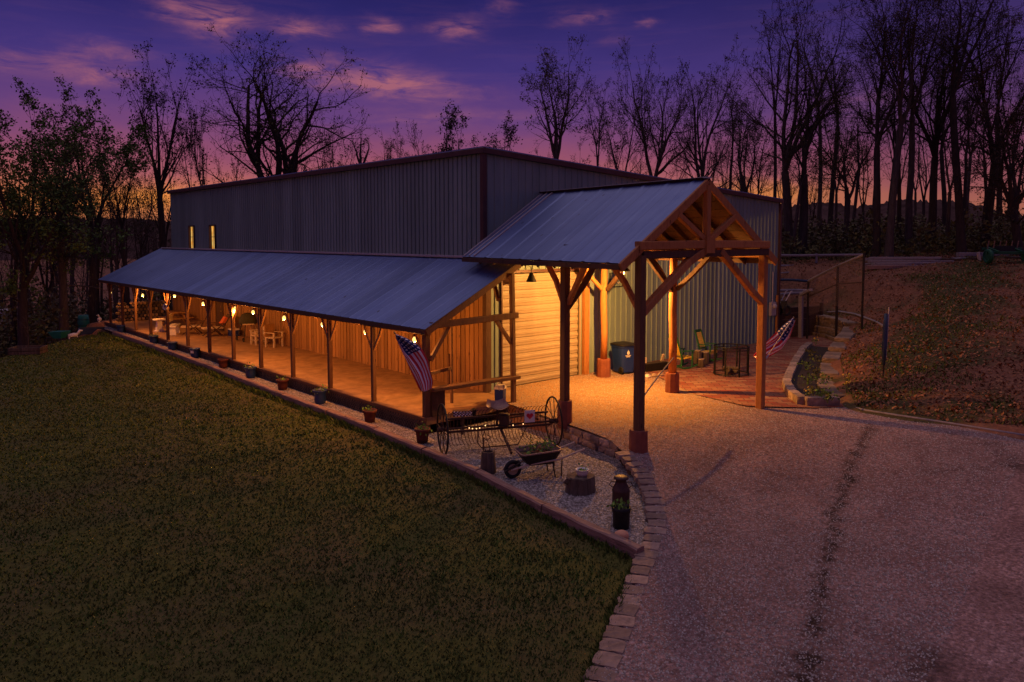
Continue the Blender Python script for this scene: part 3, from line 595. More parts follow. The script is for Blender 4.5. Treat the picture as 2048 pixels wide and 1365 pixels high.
# board siding of the lower wall under the porch
s = MB(); rg = random.Random(3); y = WY-.02; bw = .225; dy0, dy1 = 22.35, 23.35
while y < BY:
    y1 = min(y+bw, BY)
    if not (y1 > dy0 and y < dy1):
        s.box((WX-.025+rg.uniform(-.012, .006), (y+y1)/2, 1.95), (.03, y1-y-.034, 4.1), 'siding')
    y = y1
s.box((WX+.03, (WY+BY)/2, 1.95), (.03, BY-WY, 4.05), 'dark_wood'); s.build('board_siding', barn)
s = MB(); s.box((WX-.005, (dy0+dy1)/2, 1.05), (.04, dy1-dy0-.1, 2.1), 'dark_wood')
dr = s.build('side_door', barn); k = MB(); k.ball((WX-.06, dy0+.18, 1.0), .04, 'brass'); k.build('handle', dr)
s = MB(); s.box((WX-.05, WY-.10, .0+.10), (.01, .01, .01), 'dark_wood')
# electric gear at the far corner
m = MB(); m.box((20.68, WY-.09, 1.50), (.42, .14, .62), 'meter_grey'); m.ball((20.68, WY-.18, 1.62), .12, 'meter_grey'); m.tube([(20.68, WY-.07, 1.8), (20.68, WY-.07, 3.2)], .03, 'meter_grey'); m.build('electric_meter', barn)
m = MB(); m.box((21.12, WY-.07, 1.0), (.10, .08, 2.2), 'yellow_paint'.replace('yellow_paint', 'timber')); m.build('door_jamb', barn)

# ================================================================ porch
porch = thing('lean_to_porch', 'long metal roofed wooden porch with posts along the barn side', 'porch', (1.7, 15, 0))
PX0, PX1, PY0, PY1 = -.10, 3.30, -.10, 32.0
def pz(x): return 2.40+(x-PX0)*(4.12-2.40)/(PX1-PX0)
def roof_sheet(mb, e0, e1, r0, r1, n, h=.018, m='metal_roof', th=.03, w=.10):
    """ribbed roof plane: eave e0-e1, top r0-r1, n ribs running up the slope"""
    e0, e1, r0, r1 = (np.array(q, float) for q in (e0, e1, r0, r1)); nn = np.cross(e1-e0, r0-e0); nn /= np.linalg.norm(nn); nn = nn if nn[2] > 0 else -nn; V = []
    prof = [(0.0, 0)]
    for i in range(n): tt = (i+.5)/n; prof += [(tt-w/n, 0), (tt-w*.4/n, h), (tt+w*.4/n, h), (tt+w/n, 0)]
    prof.append((1.0, 0))
    for tt, o in prof: V += [e0+(e1-e0)*tt+nn*o, r0+(r1-r0)*tt+nn*o]
    k = len(prof); mb.add(V, [(2*i, 2*i+1, 2*i+3, 2*i+2) for i in range(k-1)], m)
    mb.prism([e0-nn*.004, e1-nn*.004, r1-nn*.004, r0-nn*.004], -nn*th, 'dark_wood')
mb = MB(); roof_sheet(mb, (PX0-.04, PY0-.12, pz(PX0-.04)), (PX0-.04, PY1, pz(PX0-.04)), (PX1, PY0-.12, pz(PX1)), (PX1, PY1, pz(PX1)), 70, .012); mb.build('roof', porch)
mb = MB(); mb.beam((PX1-.03, PY0, pz(PX1)+.05), (PX1-.03, BY+1.5, pz(PX1)+.05), .12, .07, 'meter_grey'); mb.build('roof_flashing', porch)
mb = MB(); mb.beam((PX0-.03, PY0-.11, pz(PX0)-.10), (PX0-.03, PY1-.02, pz(PX0)-.10), .04, .12, 'dark_wood'); mb.build('fascia', porch)
mb = MB(); mb.beam((PX0+.03, PY0-.09, pz(PX0)-.12), (PX1-.02, PY0-.09, pz(PX1)-.12), .06, .16, 'post_wood'); mb.build('barge_board', porch)
mb = MB(); mb.beam((.05, PY0-.05, 2.26), (.05, PY1-.1, 2.26), .12, .14, 'post_wood'); mb.build('eave_beam', porch)
y = PY0+.55
while y < PY1-.1:
    mb = MB(); mb.beam((PX0+.02, y, pz(PX0)-.10), (PX1-.03, y, pz(PX1)-.10), .05, .12, 'post_wood'); mb.build('rafter', porch); y += .62
mb = MB(); mb.box((1.66, 15.55, -.10), (3.36, 31.3, .20), 'concrete'); mb.build('deck', porch)
mb = MB(); mb.beam((-.05, -.12, -.045), (-.05, 31.2, -.045), .05, .09, 'post_wood'); mb.build('deck_edge', porch)
mb = MB(); rg = random.Random(2)                                   # crossed-strip skirt under the deck edge
mb.box((.10, 15.5, -.42), (.02, 31.2, .5), 'tyre')  # near-black sheet standing in for the darkness under the deck
yy = -.1
while yy < 31.0:
    for sgn, xo in ((1, -.055), (-1, -.030)):
        a, b = ((yy, -.50), (yy+.40, -.10)) if sgn > 0 else ((yy+.40, -.50), (yy, -.10)); mb.beam((xo, a[0], a[1]), (xo, b[0], b[1]), .012, .036, 'log_bark')
    yy += .13
mb.build('lattice_skirt', porch)
POST_Y = [0.0, 2.62, 5.2, 7.78, 10.36, 12.9, 15.43, 17.98, 20.64, 23.17, 25.6, 27.95, 30.35]
for i, py in enumerate(POST_Y):
    mb = MB(); w = .17 if i == 0 else .125; zb = -.42 if i == 0 else 0
    mb.beam((.05, py, zb), (.05, py, 2.19), w, w, 'post_wood', (0, 1, 0)); po = mb.build('post', porch)
    for sg in (1, -1):
        if i == 0 and sg < 0: continue
        b = MB(); pts = [(.05, py+sg*.05, 1.52), (.05, py+sg*.20, 1.76), (.05, py+sg*.36, 1.98), (.05, py+sg*.46, 2.19)]
        for a_, b_2 in zip(pts[:-1], pts[1:]): b.beam(a_, b_2, .06, .075, 'siding')  # paler wood than the posts, imitating bulb light on the braces
        b.build('brace', po)
# open end of the porch: beam, outer post, braces, counter rail
mb = MB(); mb.beam((3.0, -.2, -.12), (2.93, -.2, 3.75), .13, .13, 'post_wood', (0, 1, 0)); po = mb.build('post', porch)
b = MB(); b.beam((2.92, -.2, 1.72), (2.34, -.2, 2.42), .09, .10, 'post_wood'); b.build('brace', po)
mb = MB(); mb.beam((.12, -.12, 2.45), (3.12, -.22, 2.53), .14, .17, 'post_wood'); mb.build('end_beam', porch)
mb = MB(); mb.beam((.12, -.1, 1.52), (.72, -.1, 2.38), .09, .11, 'post_wood'); mb.build('end_brace', porch)
mb = MB(); mb.beam((2.55, -.05, 3.0), (3.05, .9, 3.85), .10, .12, 'post_wood'); mb.build('end_brace', porch)
mb = MB(); mb.beam((.13, -.12, .74), (3.14, -.22, .73), .28, .09, 'post_wood'); mb.build('counter_rail', porch)
mb = MB(); mb.box((.36, -.08, .34), (.42, .10, .68), 'dark_wood'); mb.build('counter_panel', porch)
mb = MB(); mb.beam((2.9, 2.75, 0), (2.9, 2.75, 1.08), .10, .10, 'post_wood', (0, 1, 0)); mb.build('gate_post', porch)
mb = MB(); mb.beam((.14, .02, 1.14), (1.3, .55, 1.10), .07, .09, 'post_wood'); mb.beam((1.32, .55, .10), (1.32, .55, 1.15), .07, .07, 'post_wood', (0, 1, 0)); mb.beam((1.32, .55, 1.15), (1.32, .55, 2.75), .06, .06, 'post_wood', (0, 1, 0)); mb.build('side_rail', porch)

# ================================================================ timber entrance canopy
can = thing('timber_canopy', 'timber framed entrance canopy with steep metal roof before garage door', 'canopy', (4.9, -2.2, 0))
YF, YB, SH = -5.55, 1.535, .165
def sx_(x, y): return x+SH*(y-YF)
EL, RG, ER = (1.34, 4.20), (4.66, 6.22), (8.08, 4.18)
def cp(q, y, dz=0.0): return (sx_(q[0], y), y, q[1]+dz)
for nm, e in (('left', EL), ('right', ER)):
    mb = MB(); roof_sheet(mb, cp(e, YF), cp(e, YB), cp(RG, YF), cp(RG, YB), 8, .018); mb.build('roof_panel', can)
mb = MB(); mb.beam(cp(RG, YF-.02, .03), cp(RG, YB, .03), .20, .035, 'meter_grey'); mb.build('ridge_cap', can)
mb = MB()
for k in range(3): yq = YB-.10-.28*k; mb.beam(cp((EL[0]+.02, EL[1]), yq, .035), cp(RG, yq, .02), .05, .05, 'meter_grey')
mb.build('roof_flashing', can)
for e in (EL, ER):
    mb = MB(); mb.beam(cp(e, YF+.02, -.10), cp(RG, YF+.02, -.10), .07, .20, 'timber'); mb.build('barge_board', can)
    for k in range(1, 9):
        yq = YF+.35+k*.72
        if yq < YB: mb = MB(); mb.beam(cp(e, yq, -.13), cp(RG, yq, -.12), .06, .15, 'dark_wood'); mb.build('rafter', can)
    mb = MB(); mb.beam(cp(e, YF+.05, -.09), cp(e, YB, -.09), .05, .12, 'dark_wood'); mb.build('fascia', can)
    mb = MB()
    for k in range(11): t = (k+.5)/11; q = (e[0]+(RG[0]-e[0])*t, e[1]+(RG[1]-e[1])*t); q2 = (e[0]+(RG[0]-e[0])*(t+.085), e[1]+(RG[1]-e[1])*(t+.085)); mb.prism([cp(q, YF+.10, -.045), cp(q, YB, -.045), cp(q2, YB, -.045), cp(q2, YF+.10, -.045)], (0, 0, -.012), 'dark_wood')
    mb.build('ceiling_boards', can)  # boards and rafters in darker wood to imitate the shaded gable interior
def post(name, x, y, zb, zt, w, stump, sr=.23, m='timber'):
    mb = MB(); z0 = zb+stump
    if w > 0: mb.beam((x, y, z0-.02), (x, y, zt), w, w, m, (0, 1, 0))
    else:
        rr = -w; mb.tube([(x, y, z0-.02), (x+.02, y, z0+.9), (x-.02, y+.01, z0+1.9), (x, y, zt)], [rr, rr*.96, rr*.98, rr*.9], 'timber', 12)
    o = mb.build(name, can, w < 0)
    if stump: s = MB(); s.lathe((x, y, zb-.08), [(sr*1.02, 0), (sr, .2), (sr*.97, stump+.04), (sr*.93, stump+.08)], 'rust_stump', 9, 1.0, .07, int(x*10)); s.build('stump_base', o)
    return o
post('post', 2.02, -5.55, -.13, 4.36, .20, .50, .21, 'post_wood'); post('post', 2.38, -2.85, -.05, 4.4, .20, .62, .21, 'post_wood'); post('post', 7.66, -5.38, -.03, 4.36, .20, 0)  # darker wood on the two left posts stands in for their unlit faces
post('post', 7.62, -2.42, 0, 4.5, -.125, .60, .22); post('post', 8.02, .72, 0, 4.5, -.12, .62, .23)
mb = MB(); mb.beam((1.95, -5.52, 4.58), (4.5, -5.52, 4.60), .18, .20, 'timber'); mb.beam((4.84, -5.52, 4.60), (7.60, -5.52, 4.58), .18, .20, 'timber'); tb = mb.build('tie_beam', can)
mb = MB(); mb.box((4.67, -5.53, 4.58), (.36, .24, .40), 'timber'); mb.build('joint_block', can)
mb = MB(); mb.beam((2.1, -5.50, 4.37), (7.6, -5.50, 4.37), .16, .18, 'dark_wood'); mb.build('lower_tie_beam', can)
mb = MB(); mb.beam((4.66, -5.52, 4.78), (4.66, -5.52, 6.06), .16, .15, 'timber', (0, 1, 0)); mb.build('king_post', can)
for a, b_ in (((3.42, -5.52, 5.33), (4.54, -5.52, 4.72)), ((5.93, -5.52, 5.33), (4.80, -5.52, 4.72))):
    mb = MB(); mb.beam(a, b_, .13, .14, 'timber'); mb.build('strut', can)
def brace(pts, w=.16, m='timber'):
    mb = MB(); n = len(pts)
    for a, b_ in zip(pts[:-1], pts[1:]): mb.beam(a, b_, w*.9, w, m)
    mb.build('knee_brace', can)
brace([(2.12, -5.52, 3.05), (2.9, -5.52, 3.55), (3.9, -5.52, 4.18), (4.56, -5.52, 4.45)], .19); brace([(7.56, -5.42, 2.98), (6.9, -5.5, 3.30), (6.1, -5.52, 3.85), (5.25, -5.52, 4.44)], .17)
brace([(2.12, -5.4, 3.15), (2.5, -4.7, 3.7), (2.6, -4.2, 4.12)], .13); brace([(2.4, -2.95, 3.1), (2.25, -3.4, 3.65), (2.05, -3.85, 4.12)], .13); brace([(2.42, -2.75, 3.1), (2.6, -2.3, 3.65), (2.75, -1.8, 4.12)], .13)
brace([(2.45, -2.85, 2.95), (3.1, -2.85, 3.55), (3.75, -2.85, 4.35)], .14, 'dark_wood')
brace([(7.62, -2.3, 3.2), (7.75, -1.8, 3.75), (7.95, -1.25, 4.2)], .13, 'dark_wood'); brace([(7.55, -2.42, 3.15), (6.9, -2.42, 3.7), (6.2, -2.42, 4.3)], .15, 'dark_wood'); brace([(7.62, -2.55, 3.2), (7.6, -3.2, 3.75), (7.55, -3.75, 4.25)], .13, 'dark_wood')
brace([(8.02, .6, 3.0), (7.95, .1, 3.45), (7.85, -.5, 4.15)], .13, 'dark_wood'); brace([(7.92, .72, 3.0), (7.4, .78, 3.45), (6.9, .8, 4.1)], .12)
for x, xe in ((2.02, 0), (7.66, 0)):
    mb = MB(); mb.beam((x, -5.5, 4.32), (sx_(x, YB) if x > 5 else x+.95, YB, 4.24), .17, .20, 'timber'); mb.build('plate_beam', can)
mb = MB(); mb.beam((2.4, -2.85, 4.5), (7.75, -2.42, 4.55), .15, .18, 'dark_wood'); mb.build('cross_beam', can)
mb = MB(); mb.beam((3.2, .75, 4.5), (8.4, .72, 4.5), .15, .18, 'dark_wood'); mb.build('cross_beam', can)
# ================================================================ lamps
def light(name, loc, e, parent, color=(1.0, .34, .065), r=.05):
    l = bpy.data.lights.new(name, 'POINT'); l.energy = e; l.color = color; l.shadow_soft_size = r
    o = bpy.data.objects.new(name, l); col.objects.link(o); o.parent = parent; o.location = loc; return o
BULB_E, DOOR_E, FLOOD_E = 118.0, 230.0, 1650.0
def bulb_proto():
    t = thing('porch_lamp', 'bare warm bulb glowing under the porch eave', 'lamp', (0, 0, 0), 'bare bulbs along the porch eave')
    b = MB(); b.lathe((0, 0, 0), [(.014, -.095), (.046, -.075), (.062, -.035), (.056, .005), (.030, .045), (.02, .06)], 'bulb_glow', 12); b.build('bulb', t, True)
    b = MB(); b.lathe((0, 0, 0), [(.026, .058), (.028, .12), (.018, .13)], 'black_metal', 10); b.build('socket', t, True)
    b = MB(); b.tube([(0, 0, .125), (0, .02, .2), (0, .03, .28)], .007, 'black_metal', 5); b.build('cord', t)
    light('bulb_light', (0, 0, -.15), BULB_E, t, r=.03); return t
bp = bulb_proto()
BULBS = [(.1, 30.4, 1.72), (.1, 24.5, 1.90), (.35, 20.5, 2.09), (.1, 16.19, 2.0), (.1, 12.79, 2.03), (.1, 11.1, 2.01), (.1, 8.51, 2.0), (.1, 5.74, 2.01), (.1, 3.12, 2.01), (.1, .6, 2.03)]
for i, p in enumerate(BULBS):
    if i == 0: bp.location = p
    else: dup(bp, p)
def gooseneck():
    x, y, z = 4.80, .95, 3.50
    t = thing('barn_light', 'black gooseneck barn light shining down the garage door', 'lamp', (x, y, z))
    b = MB(); b.lathe((x, y, z), [(.158, -.118), (.155, -.09), (.088, .06), (.06, .12), (.088, .06), (.157, -.09), (.165, -.12), (.16, -.09), (.095, .06), (.05, .16), (.03, .18)], 'black_metal', 16); b.build('lamp_shade', t, True)
    b = MB(); b.tube([(x, y, z+.17), (x, y+.02, z+.34), (x, y+.16, z+.40), (x, y+.53, z+.38)], .016, 'black_metal', 6); b.box((x, y+.55, z+.38), (.12, .03, .16), 'black_metal'); b.build('arm', t)
    b = MB(); b.ball((x, y, z+.055), .035, 'bulb_glow'); b.build('bulb', t, True)
    light('lamp_light', (0, 0, -.02), DOOR_E, t, (1.0, .43, .085), .04)
gooseneck()
FLOOD_P = (6.60, -1.20, 3.80)
def flood():
    x, y, z = FLOOD_P
    t = thing('hanging_light', 'bright yellow caged light hanging under the middle of the canopy', 'lamp', (x, y, z))
    b = MB(); b.tube([(x, y, z+.12), (x, y+.03, z+.45), (x, y+.05, z+1.6)], .012, 'black_metal', 6); b.build('cord', t)
    b = MB()
    for k in range(8): a = k*math.pi/4; b.tube([(x+.10*math.cos(a), y+.10*math.sin(a), z-.16), (x+.10*math.cos(a), y+.10*math.sin(a), z+.08)], .006, 'black_metal', 4)
    b.ring((x, y, z-.16), (0, 0, 1), .10, .008, 'black_metal', 16, 4); b.lathe((x, y, z), [(.27, -.06), (.265, -.03), (.10, .12), (.03, .16), (.09, .11), (.262, -.045)], 'black_metal', 12); b.build('cage', t)  # wide shade over the bars added to keep light off the gable
    b = MB(); b.ball((x, y, z-.03), .055, 'flood_glow'); b.build('bulb', t, True)
    light('lamp_light', (0, 0, -.14), FLOOD_E, t, (1.0, .42, .085), .05)
flood()
def wall_rack():
    t = thing('hook_rack', 'dark metal rack with hooks mounted on the end wall', 'rack', (9.5, 1.44, 3.25)); b = MB()
    b.beam((9.17, 1.46, 3.0), (9.88, 1.46, 3.0), .03, .03, 'black_metal'); b.beam((9.17, 1.46, 3.50), (9.88, 1.46, 3.50), .03, .03, 'black_metal'); b.beam((9.185, 1.46, 3.0), (9.185, 1.46, 3.5), .03, .03, 'black_metal', (0, 1, 0)); b.beam((9.865, 1.46, 3.0), (9.865, 1.46, 3.5), .03, .03, 'black_metal', (0, 1, 0)); b.build('frame', t)
    for k in range(3): x = 9.32+.2*k; b = MB(); b.tube([(x, 1.45, 3.34), (x, 1.41, 3.16), (x+.02, 1.36, 3.12), (x+.02, 1.33, 3.18)], .012, 'meter_grey', 5); b.build('hook', t)
wall_rack()

# ================================================================ flags: striped cloth with a starred canton, on a slanted staff
def flag(label, base, tip, flyf, hoist, s0):
    base, tip = np.array(base, float), np.array(tip, float); t = thing('flag', label, 'flag', base); ax = (tip-base)/np.linalg.norm(tip-base)
    b = MB(); b.tube([base, tip], .014, 'pale_wood', 7); b.ball(tip, .028, 'brass', 8, 6); b.build('flagpole', t, True)
    b = MB(); b.tube([base-ax*.03, base+ax*.14], .024, 'meter_grey', 8); b.build('bracket', t)
    nr, nc = 39, 60; V = []
    for i in range(nr+1):
        for j in range(nc+1):
            s = i/nr; f = j/nc; V.append(tip-ax*.04+np.array(flyf(s, f)))
    F = []; MI = []
    for i in range(nr):
        for j in range(nc):
            F.append((i*(nc+1)+j, i*(nc+1)+j+1, (i+1)*(nc+1)+j+1, (i+1)*(nc+1)+j)); 
            if i < 21 and j < 24:
                a, c_ = i % 4, j % 4; star = (a in (1, 2) and c_ in (1, 2) and 0 < i < 20); MI.append(1 if star and ((i//4+j//4) % 2 == 0 or True) and (a, c_) != (2, 2) else 2)
            else: MI.append(0 if (i//3) % 2 == 0 else 1)
    link_mesh('flag_cloth', V, F, ['flag_red', 'flag_white', 'flag_blue'], MI, t, True)
ER3 = np.array((RT[0], RT[1], 0)); EB3 = np.array((-FW[0], -FW[1], 0))/math.hypot(FW[0], FW[1])
def drape(up_, lo_, m):
    """cloth hanging lengthwise: its two long edges as (sideways, down) paths in metres, rolled folds between them"""
    up_, lo_ = np.array(up_, float)*m, np.array(lo_, float)*m; tu = np.linspace(0, 1, len(up_)); tl = np.linspace(0, 1, len(lo_))
    def fly(s, f):
        a = np.array([np.interp(f, tu, up_[:, k]) for k in (0, 1)]); b = np.array([np.interp(f, tl, lo_[:, k]) for k in (0, 1)]); k = min(1, max(0, (f-.3)/.4)); w0 = s/.54*.86 if s < .54 else .86+(s-.54)/.46*.14; w = w0*(1-k)+s*k
        p = a+(b-a)*w; fold = .07*math.sin(s*9+f*3)*min(1, f*3+.2)+.04*math.sin(s*17-f*4)
        return ER3*p[0]+np.array((0, 0, -p[1]))+EB3*fold
    return fly
flag('striped flag with starred blue corner hanging at the porch corner post', (-.08, -.12, 1.30), (-1.20, -.42, 2.40), drape([(0, 0), (20, 8), (38, 17), (53, 32), (62, 50), (67, 72), (72, 92), (69, 108)], [(0, 5), (10, 29), (17, 46), (27, 70), (37, 92), (47, 113)], .0130), 0.0, 0)
flag('striped flag on a slanted staff at the right canopy post', (7.74, -5.5, 1.42), (9.12, -5.55, 2.45), drape([(0, -2), (-20, 14), (-40, 33), (-62, 55), (-74, 70)], [(4, 4), (-6, 34), (-20, 60), (-48, 78), (-64, 92)], .0150), 0.0, 0)

# ================================================================ timber edging, stones
rg = random.Random(12)
LAB_T = ['weathered timber edging beam ending at the paver curve', 'timber edging beam below the milk can and stump planter', 'timber edging beam below the hollow log', 'timber edging beam beside the left rake wheel', 'timber edging beam by the red pot nearest the corner post',
         'timber edging beam between the red and blue pots of the porch middle', 'timber edging beam below the middle red pot', 'timber edging beam below the farthest red pot', 'timber edging beam near the white topped blue pot', 'timber edging beam below the pair of blue pots', 'farthest visible timber edging beam near the last blue pot']
ty = [-8.75, -6.25, -3.75, -1.55, .9, 3.6, 6.6, 10.0, 13.8, 18.0, 22.6, 27.6]
for i in range(11):
    y0, y1 = ty[i]+.015, ty[i+1]-.015; x0, x1 = float(tie_x(y0)), float(tie_x(y1)); mb = MB(); k = 7; V = []; off = rg.uniform(-.015, .015)
    for j in range(k+1):
        t = j/k; cx_, cy_ = x0+(x1-x0)*t+off, y0+(y1-y0)*t; zt = -.285+(.13*max(0, cy_)/30)+rg.uniform(-.008, .008); w = .098+rg.uniform(-.012, .010)
        for px, pz_ in ((-w, zt-.26), (w, zt-.26), (w, zt-.025), (w-.03, zt), (-w+.03, zt), (-w, zt-.025)): V.append((cx_+px+rg.uniform(-.004, .004), cy_, pz_+rg.uniform(-.010, .008)))
    f = [(j*6+a, j*6+(a+1) % 6, (j+1)*6+(a+1) % 6, (j+1)*6+a) for j in range(k) for a in range(6)]+[tuple(range(5, -1, -1)), tuple(range(k*6, k*6+6))]
    mb.add(V, f, 'tie_wood'); tag(mb.build('edging_timber'), LAB_T[i], 'timber beam', 'timber beams between lawn and gravel')
def stone_mesh(seed, d, m, jit=.10, nm='stone'):
    """a rough hewn block: subdivided box pushed about, rounded edges"""
    rq = np.random.default_rng(seed); n = (5, 4, 3); P = {}; V = []; F = []
    def vid(i, j, k):
        if (i, j, k) not in P:
            q = np.array((i/n[0]-.5, j/n[1]-.5, k/n[2]-.5)); r = np.abs(q*2)**6; q = q/(1+.045*(r.sum()-1 if r.sum() > 1 else 0)); P[(i, j, k)] = len(V); V.append((q+rq.normal(size=3)*jit*.22)*np.array(d))
        return P[(i, j, k)]
    for a in range(3):
        b, c_ = [q for q in range(3) if q != a]
        for side in (0, n[a]):
            for u in range(n[b]):
                for v in range(n[c_]):
                    idx = []
                    for du, dv in ((0, 0), (1, 0), (1, 1), (0, 1)): ii = [0, 0, 0]; ii[a] = side; ii[b] = u+du; ii[c_] = v+dv; idx.append(vid(*ii))
                    F.append(tuple(idx) if (side > 0) == (a != 1) else tuple(idx[::-1]))
    me = bpy.data.meshes.new(nm); me.from_pydata([tuple(v) for v in V], [], F); me.materials.append(MATS[m]); me.update(); return me
def place_mesh(name, me, loc, rz, label, cat, group, sc=(1, 1, 1)):
    o = bpy.data.objects.new(name, me); col.objects.link(o); o.location = [float(q) for q in loc]; o.rotation_euler = (0, 0, rz); o.scale = sc; return tag(o, label, cat, group)
pav = [stone_mesh(40+i, (.36, .30, .13), 'paver', .10, 'edging_stone') for i in range(4)]
E = np.array(EDGE[:9]); seg = np.linalg.norm(np.diff(E, axis=0), axis=1); cum = np.concatenate([[0], np.cumsum(seg)]); s = .15; i = 0
while s < cum[-1]:
    x, y = np.interp(s, cum, E[:, 0]), np.interp(s, cum, E[:, 1]); x2, y2 = np.interp(s+.1, cum, E[:, 0]), np.interp(s+.1, cum, E[:, 1]); a = math.atan2(y2-y, x2-x)+math.pi/2
    place_mesh('edging_stone', pav[i % 4], (x, y, float(zdrive(x, y))-.052), a+rg.uniform(-.11, .11), 'flat rectangular stone paver in the curve edging the gravel drive', 'stone', 'stone pavers edging the driveway', (rg.uniform(.82, 1.10), rg.uniform(.90, 1.06), rg.uniform(.85, 1.15))); s += .325; i += 1
blk = [stone_mesh(60+i, (.40, .26, .17), 'stone', .14, 'wall_stone') for i in range(4)]
for lay in range(2):
    P0, P1 = np.array((2.88, -.45)), np.array((2.02, -5.05)); n = 13
    for k in range(n):
        p = P0+(P1-P0)*((k+.5+lay*.4)/(n+.4)); place_mesh('wall_stone', blk[(k+lay*2) % 4], (p[0]+rg.uniform(-.03, .03)-lay*0.0+.02, p[1], -.32+lay*.175), math.atan2(P1[1]-P0[1], P1[0]-P0[0])+rg.uniform(-.08, .08), 'rough tan block in the low stacked wall by the rake' if lay == 0 else 'rough tan cap block on top of the low wall by the rake', 'stone', 'blocks of the low wall by the rake', (.92, rg.uniform(.95, 1.1), 1))
# curved block wall that holds the hillside, and the low curved bed wall on the patio
dbl = [stone_mesh(80+i, (.46, .30, .165), 'dark_block', .10, 'wall_block') for i in range(4)]
def along(P, step):
    P = np.array(P, float); seg = np.linalg.norm(np.diff(P, axis=0), axis=1); cum = np.concatenate([[0], np.cumsum(seg)]); s = step/2
    while s < cum[-1]: q = [np.interp(s, cum, P[:, k]) for k in range(P.shape[1])]; q2 = [np.interp(s+.05, cum, P[:, k]) for k in range(P.shape[1])]; yield q, math.atan2(q2[1]-q[1], q2[0]-q[0]); s += step
RW = [(10.1, -6.5, 1), (10.9, -5.8, 1), (12.6, -4.95, 2), (14.5, -4.05, 3), (16.2, -3.4, 4), (17.6, -2.9, 5), (19.6, -2.25, 5.99), (21.9, -1.35, 6), (23.6, .2, 6), (24.3, 1.6, 6)]
for lay in range(6):
    for k, (q, a) in enumerate(along(RW, .50)):
        if q[2] >= lay+1-.001:
            top = q[2] < lay+2
            place_mesh('wall_block', dbl[(k*3+lay) % 4], (q[0]+.04*lay+(.05 if lay % 2 else 0), q[1]-.05*lay, .10+lay*.165), a+rg.uniform(-.05, .05), 'weathered brown cap block on top of the curved retaining wall' if top else 'weathered brown block within the curved hillside retaining wall', 'stone block', 'blocks of the curved retaining wall', (1.05, 1.9 if top else 1.0, 1.0))
BW = [(8.85, -6.1), (9.6, -6.72)]; BW2 = [(8.82, -6.02), (9.6, -5.3), (10.8, -4.5), (12.2, -3.85), (13.7, -3.2), (15.3, -2.5), (16.8, -1.9), (18.2, -1.3), (19.6, -.85)]
bb_ = [stone_mesh(95+i, (.50, .27, .26), 'stone', .06, 'bed_block') for i in range(3)]
for k, (q, a) in enumerate(along(BW, .48)): place_mesh('bed_block', bb_[k % 3], (q[0], q[1], .12), a, 'tan block across the front end of the flower bed', 'stone block', 'blocks edging the flower bed')
for k, (q, a) in enumerate(along(BW2, .49)): place_mesh('bed_block', bb_[k % 3], (q[0], q[1], .12), a, 'rounded tan block in the curved edge of the patio flower bed', 'stone block', 'blocks edging the flower bed')
FB = [(8.95, -6.05), (9.7, -5.35), (10.9, -4.55), (12.2, -3.9), (13.8, -3.25), (15.3, -2.55), (18.2, -1.4), (19.6, -.95), (19.8, -2.2), (17.5, -2.85), (14.5, -3.95), (10.9, -5.7), (10.0, -6.35), (9.6, -6.6)]
sheet('flower_bed', FB, lambda x, y: 0*x+.13, 'soil', .3, 'dark soil bed between curved block edges', 'flower bed')
def plant(name, label, cat, x, y, z, r, h, n, m, group=None, flowers=0, seed=0, lsz=.12):
    t = thing(name, label, cat, (x, y, z), group); b = MB(); q = random.Random(seed)
    for k in range(5): a = q.uniform(0, 6.28); b.tube([(x, y, z-.02), (x+r*.4*math.cos(a), y+r*.4*math.sin(a), z+h*.8)], .006, m, 4)
    b.build('stem', t); b = MB(); b.leaves((x, y, z+h*.6), r, n, lsz, m, seed, h/(2*r)); b.build('foliage', t)
    if flowers:
        b = MB()
        for k in range(flowers): b.ball((x+q.uniform(-r, r)*.7, y+q.uniform(-r, r)*.7, z+h*q.uniform(.7, 1.2)), .028, 'yellow_flower', 6, 4)
        b.build('blossoms', t)
    return t
for k, (u, v) in enumerate([(1640, 800), (1628, 795), (1614, 770), (1632, 755), (1612, 740), (1640, 730), (1655, 806), (1622, 715), (1645, 770)]):
    p = atz(u, v, .13); plant('bed_plant', 'small leafy green plant growing in the patio flower bed', 'plant', p[0], p[1], .13, .26, .34, 44, 'leaf_olive' if k % 2 else 'plant_green' if k == 0 else 'leaf_green', 'plants in the patio flower bed', 0, k, .10)
for u, v, lab in ((1617, 800, 'yellow flowers at the front corner of the patio bed'), (1692, 770, 'yellow flowers on the slope edge beside the block wall'), (1693, 786, 'second yellow flowers lower on the slope by the block wall'), (1631, 690, 'tall yellow flowers at the back of the patio bed')):
    p = ground_hit(u, v) if u > 1680 else atz(u, v, .13); plant('flower_plant', lab, 'flowers', p[0], p[1], p[2], .16, .3, 16, 'leaf_green', None, 5, u, .09)

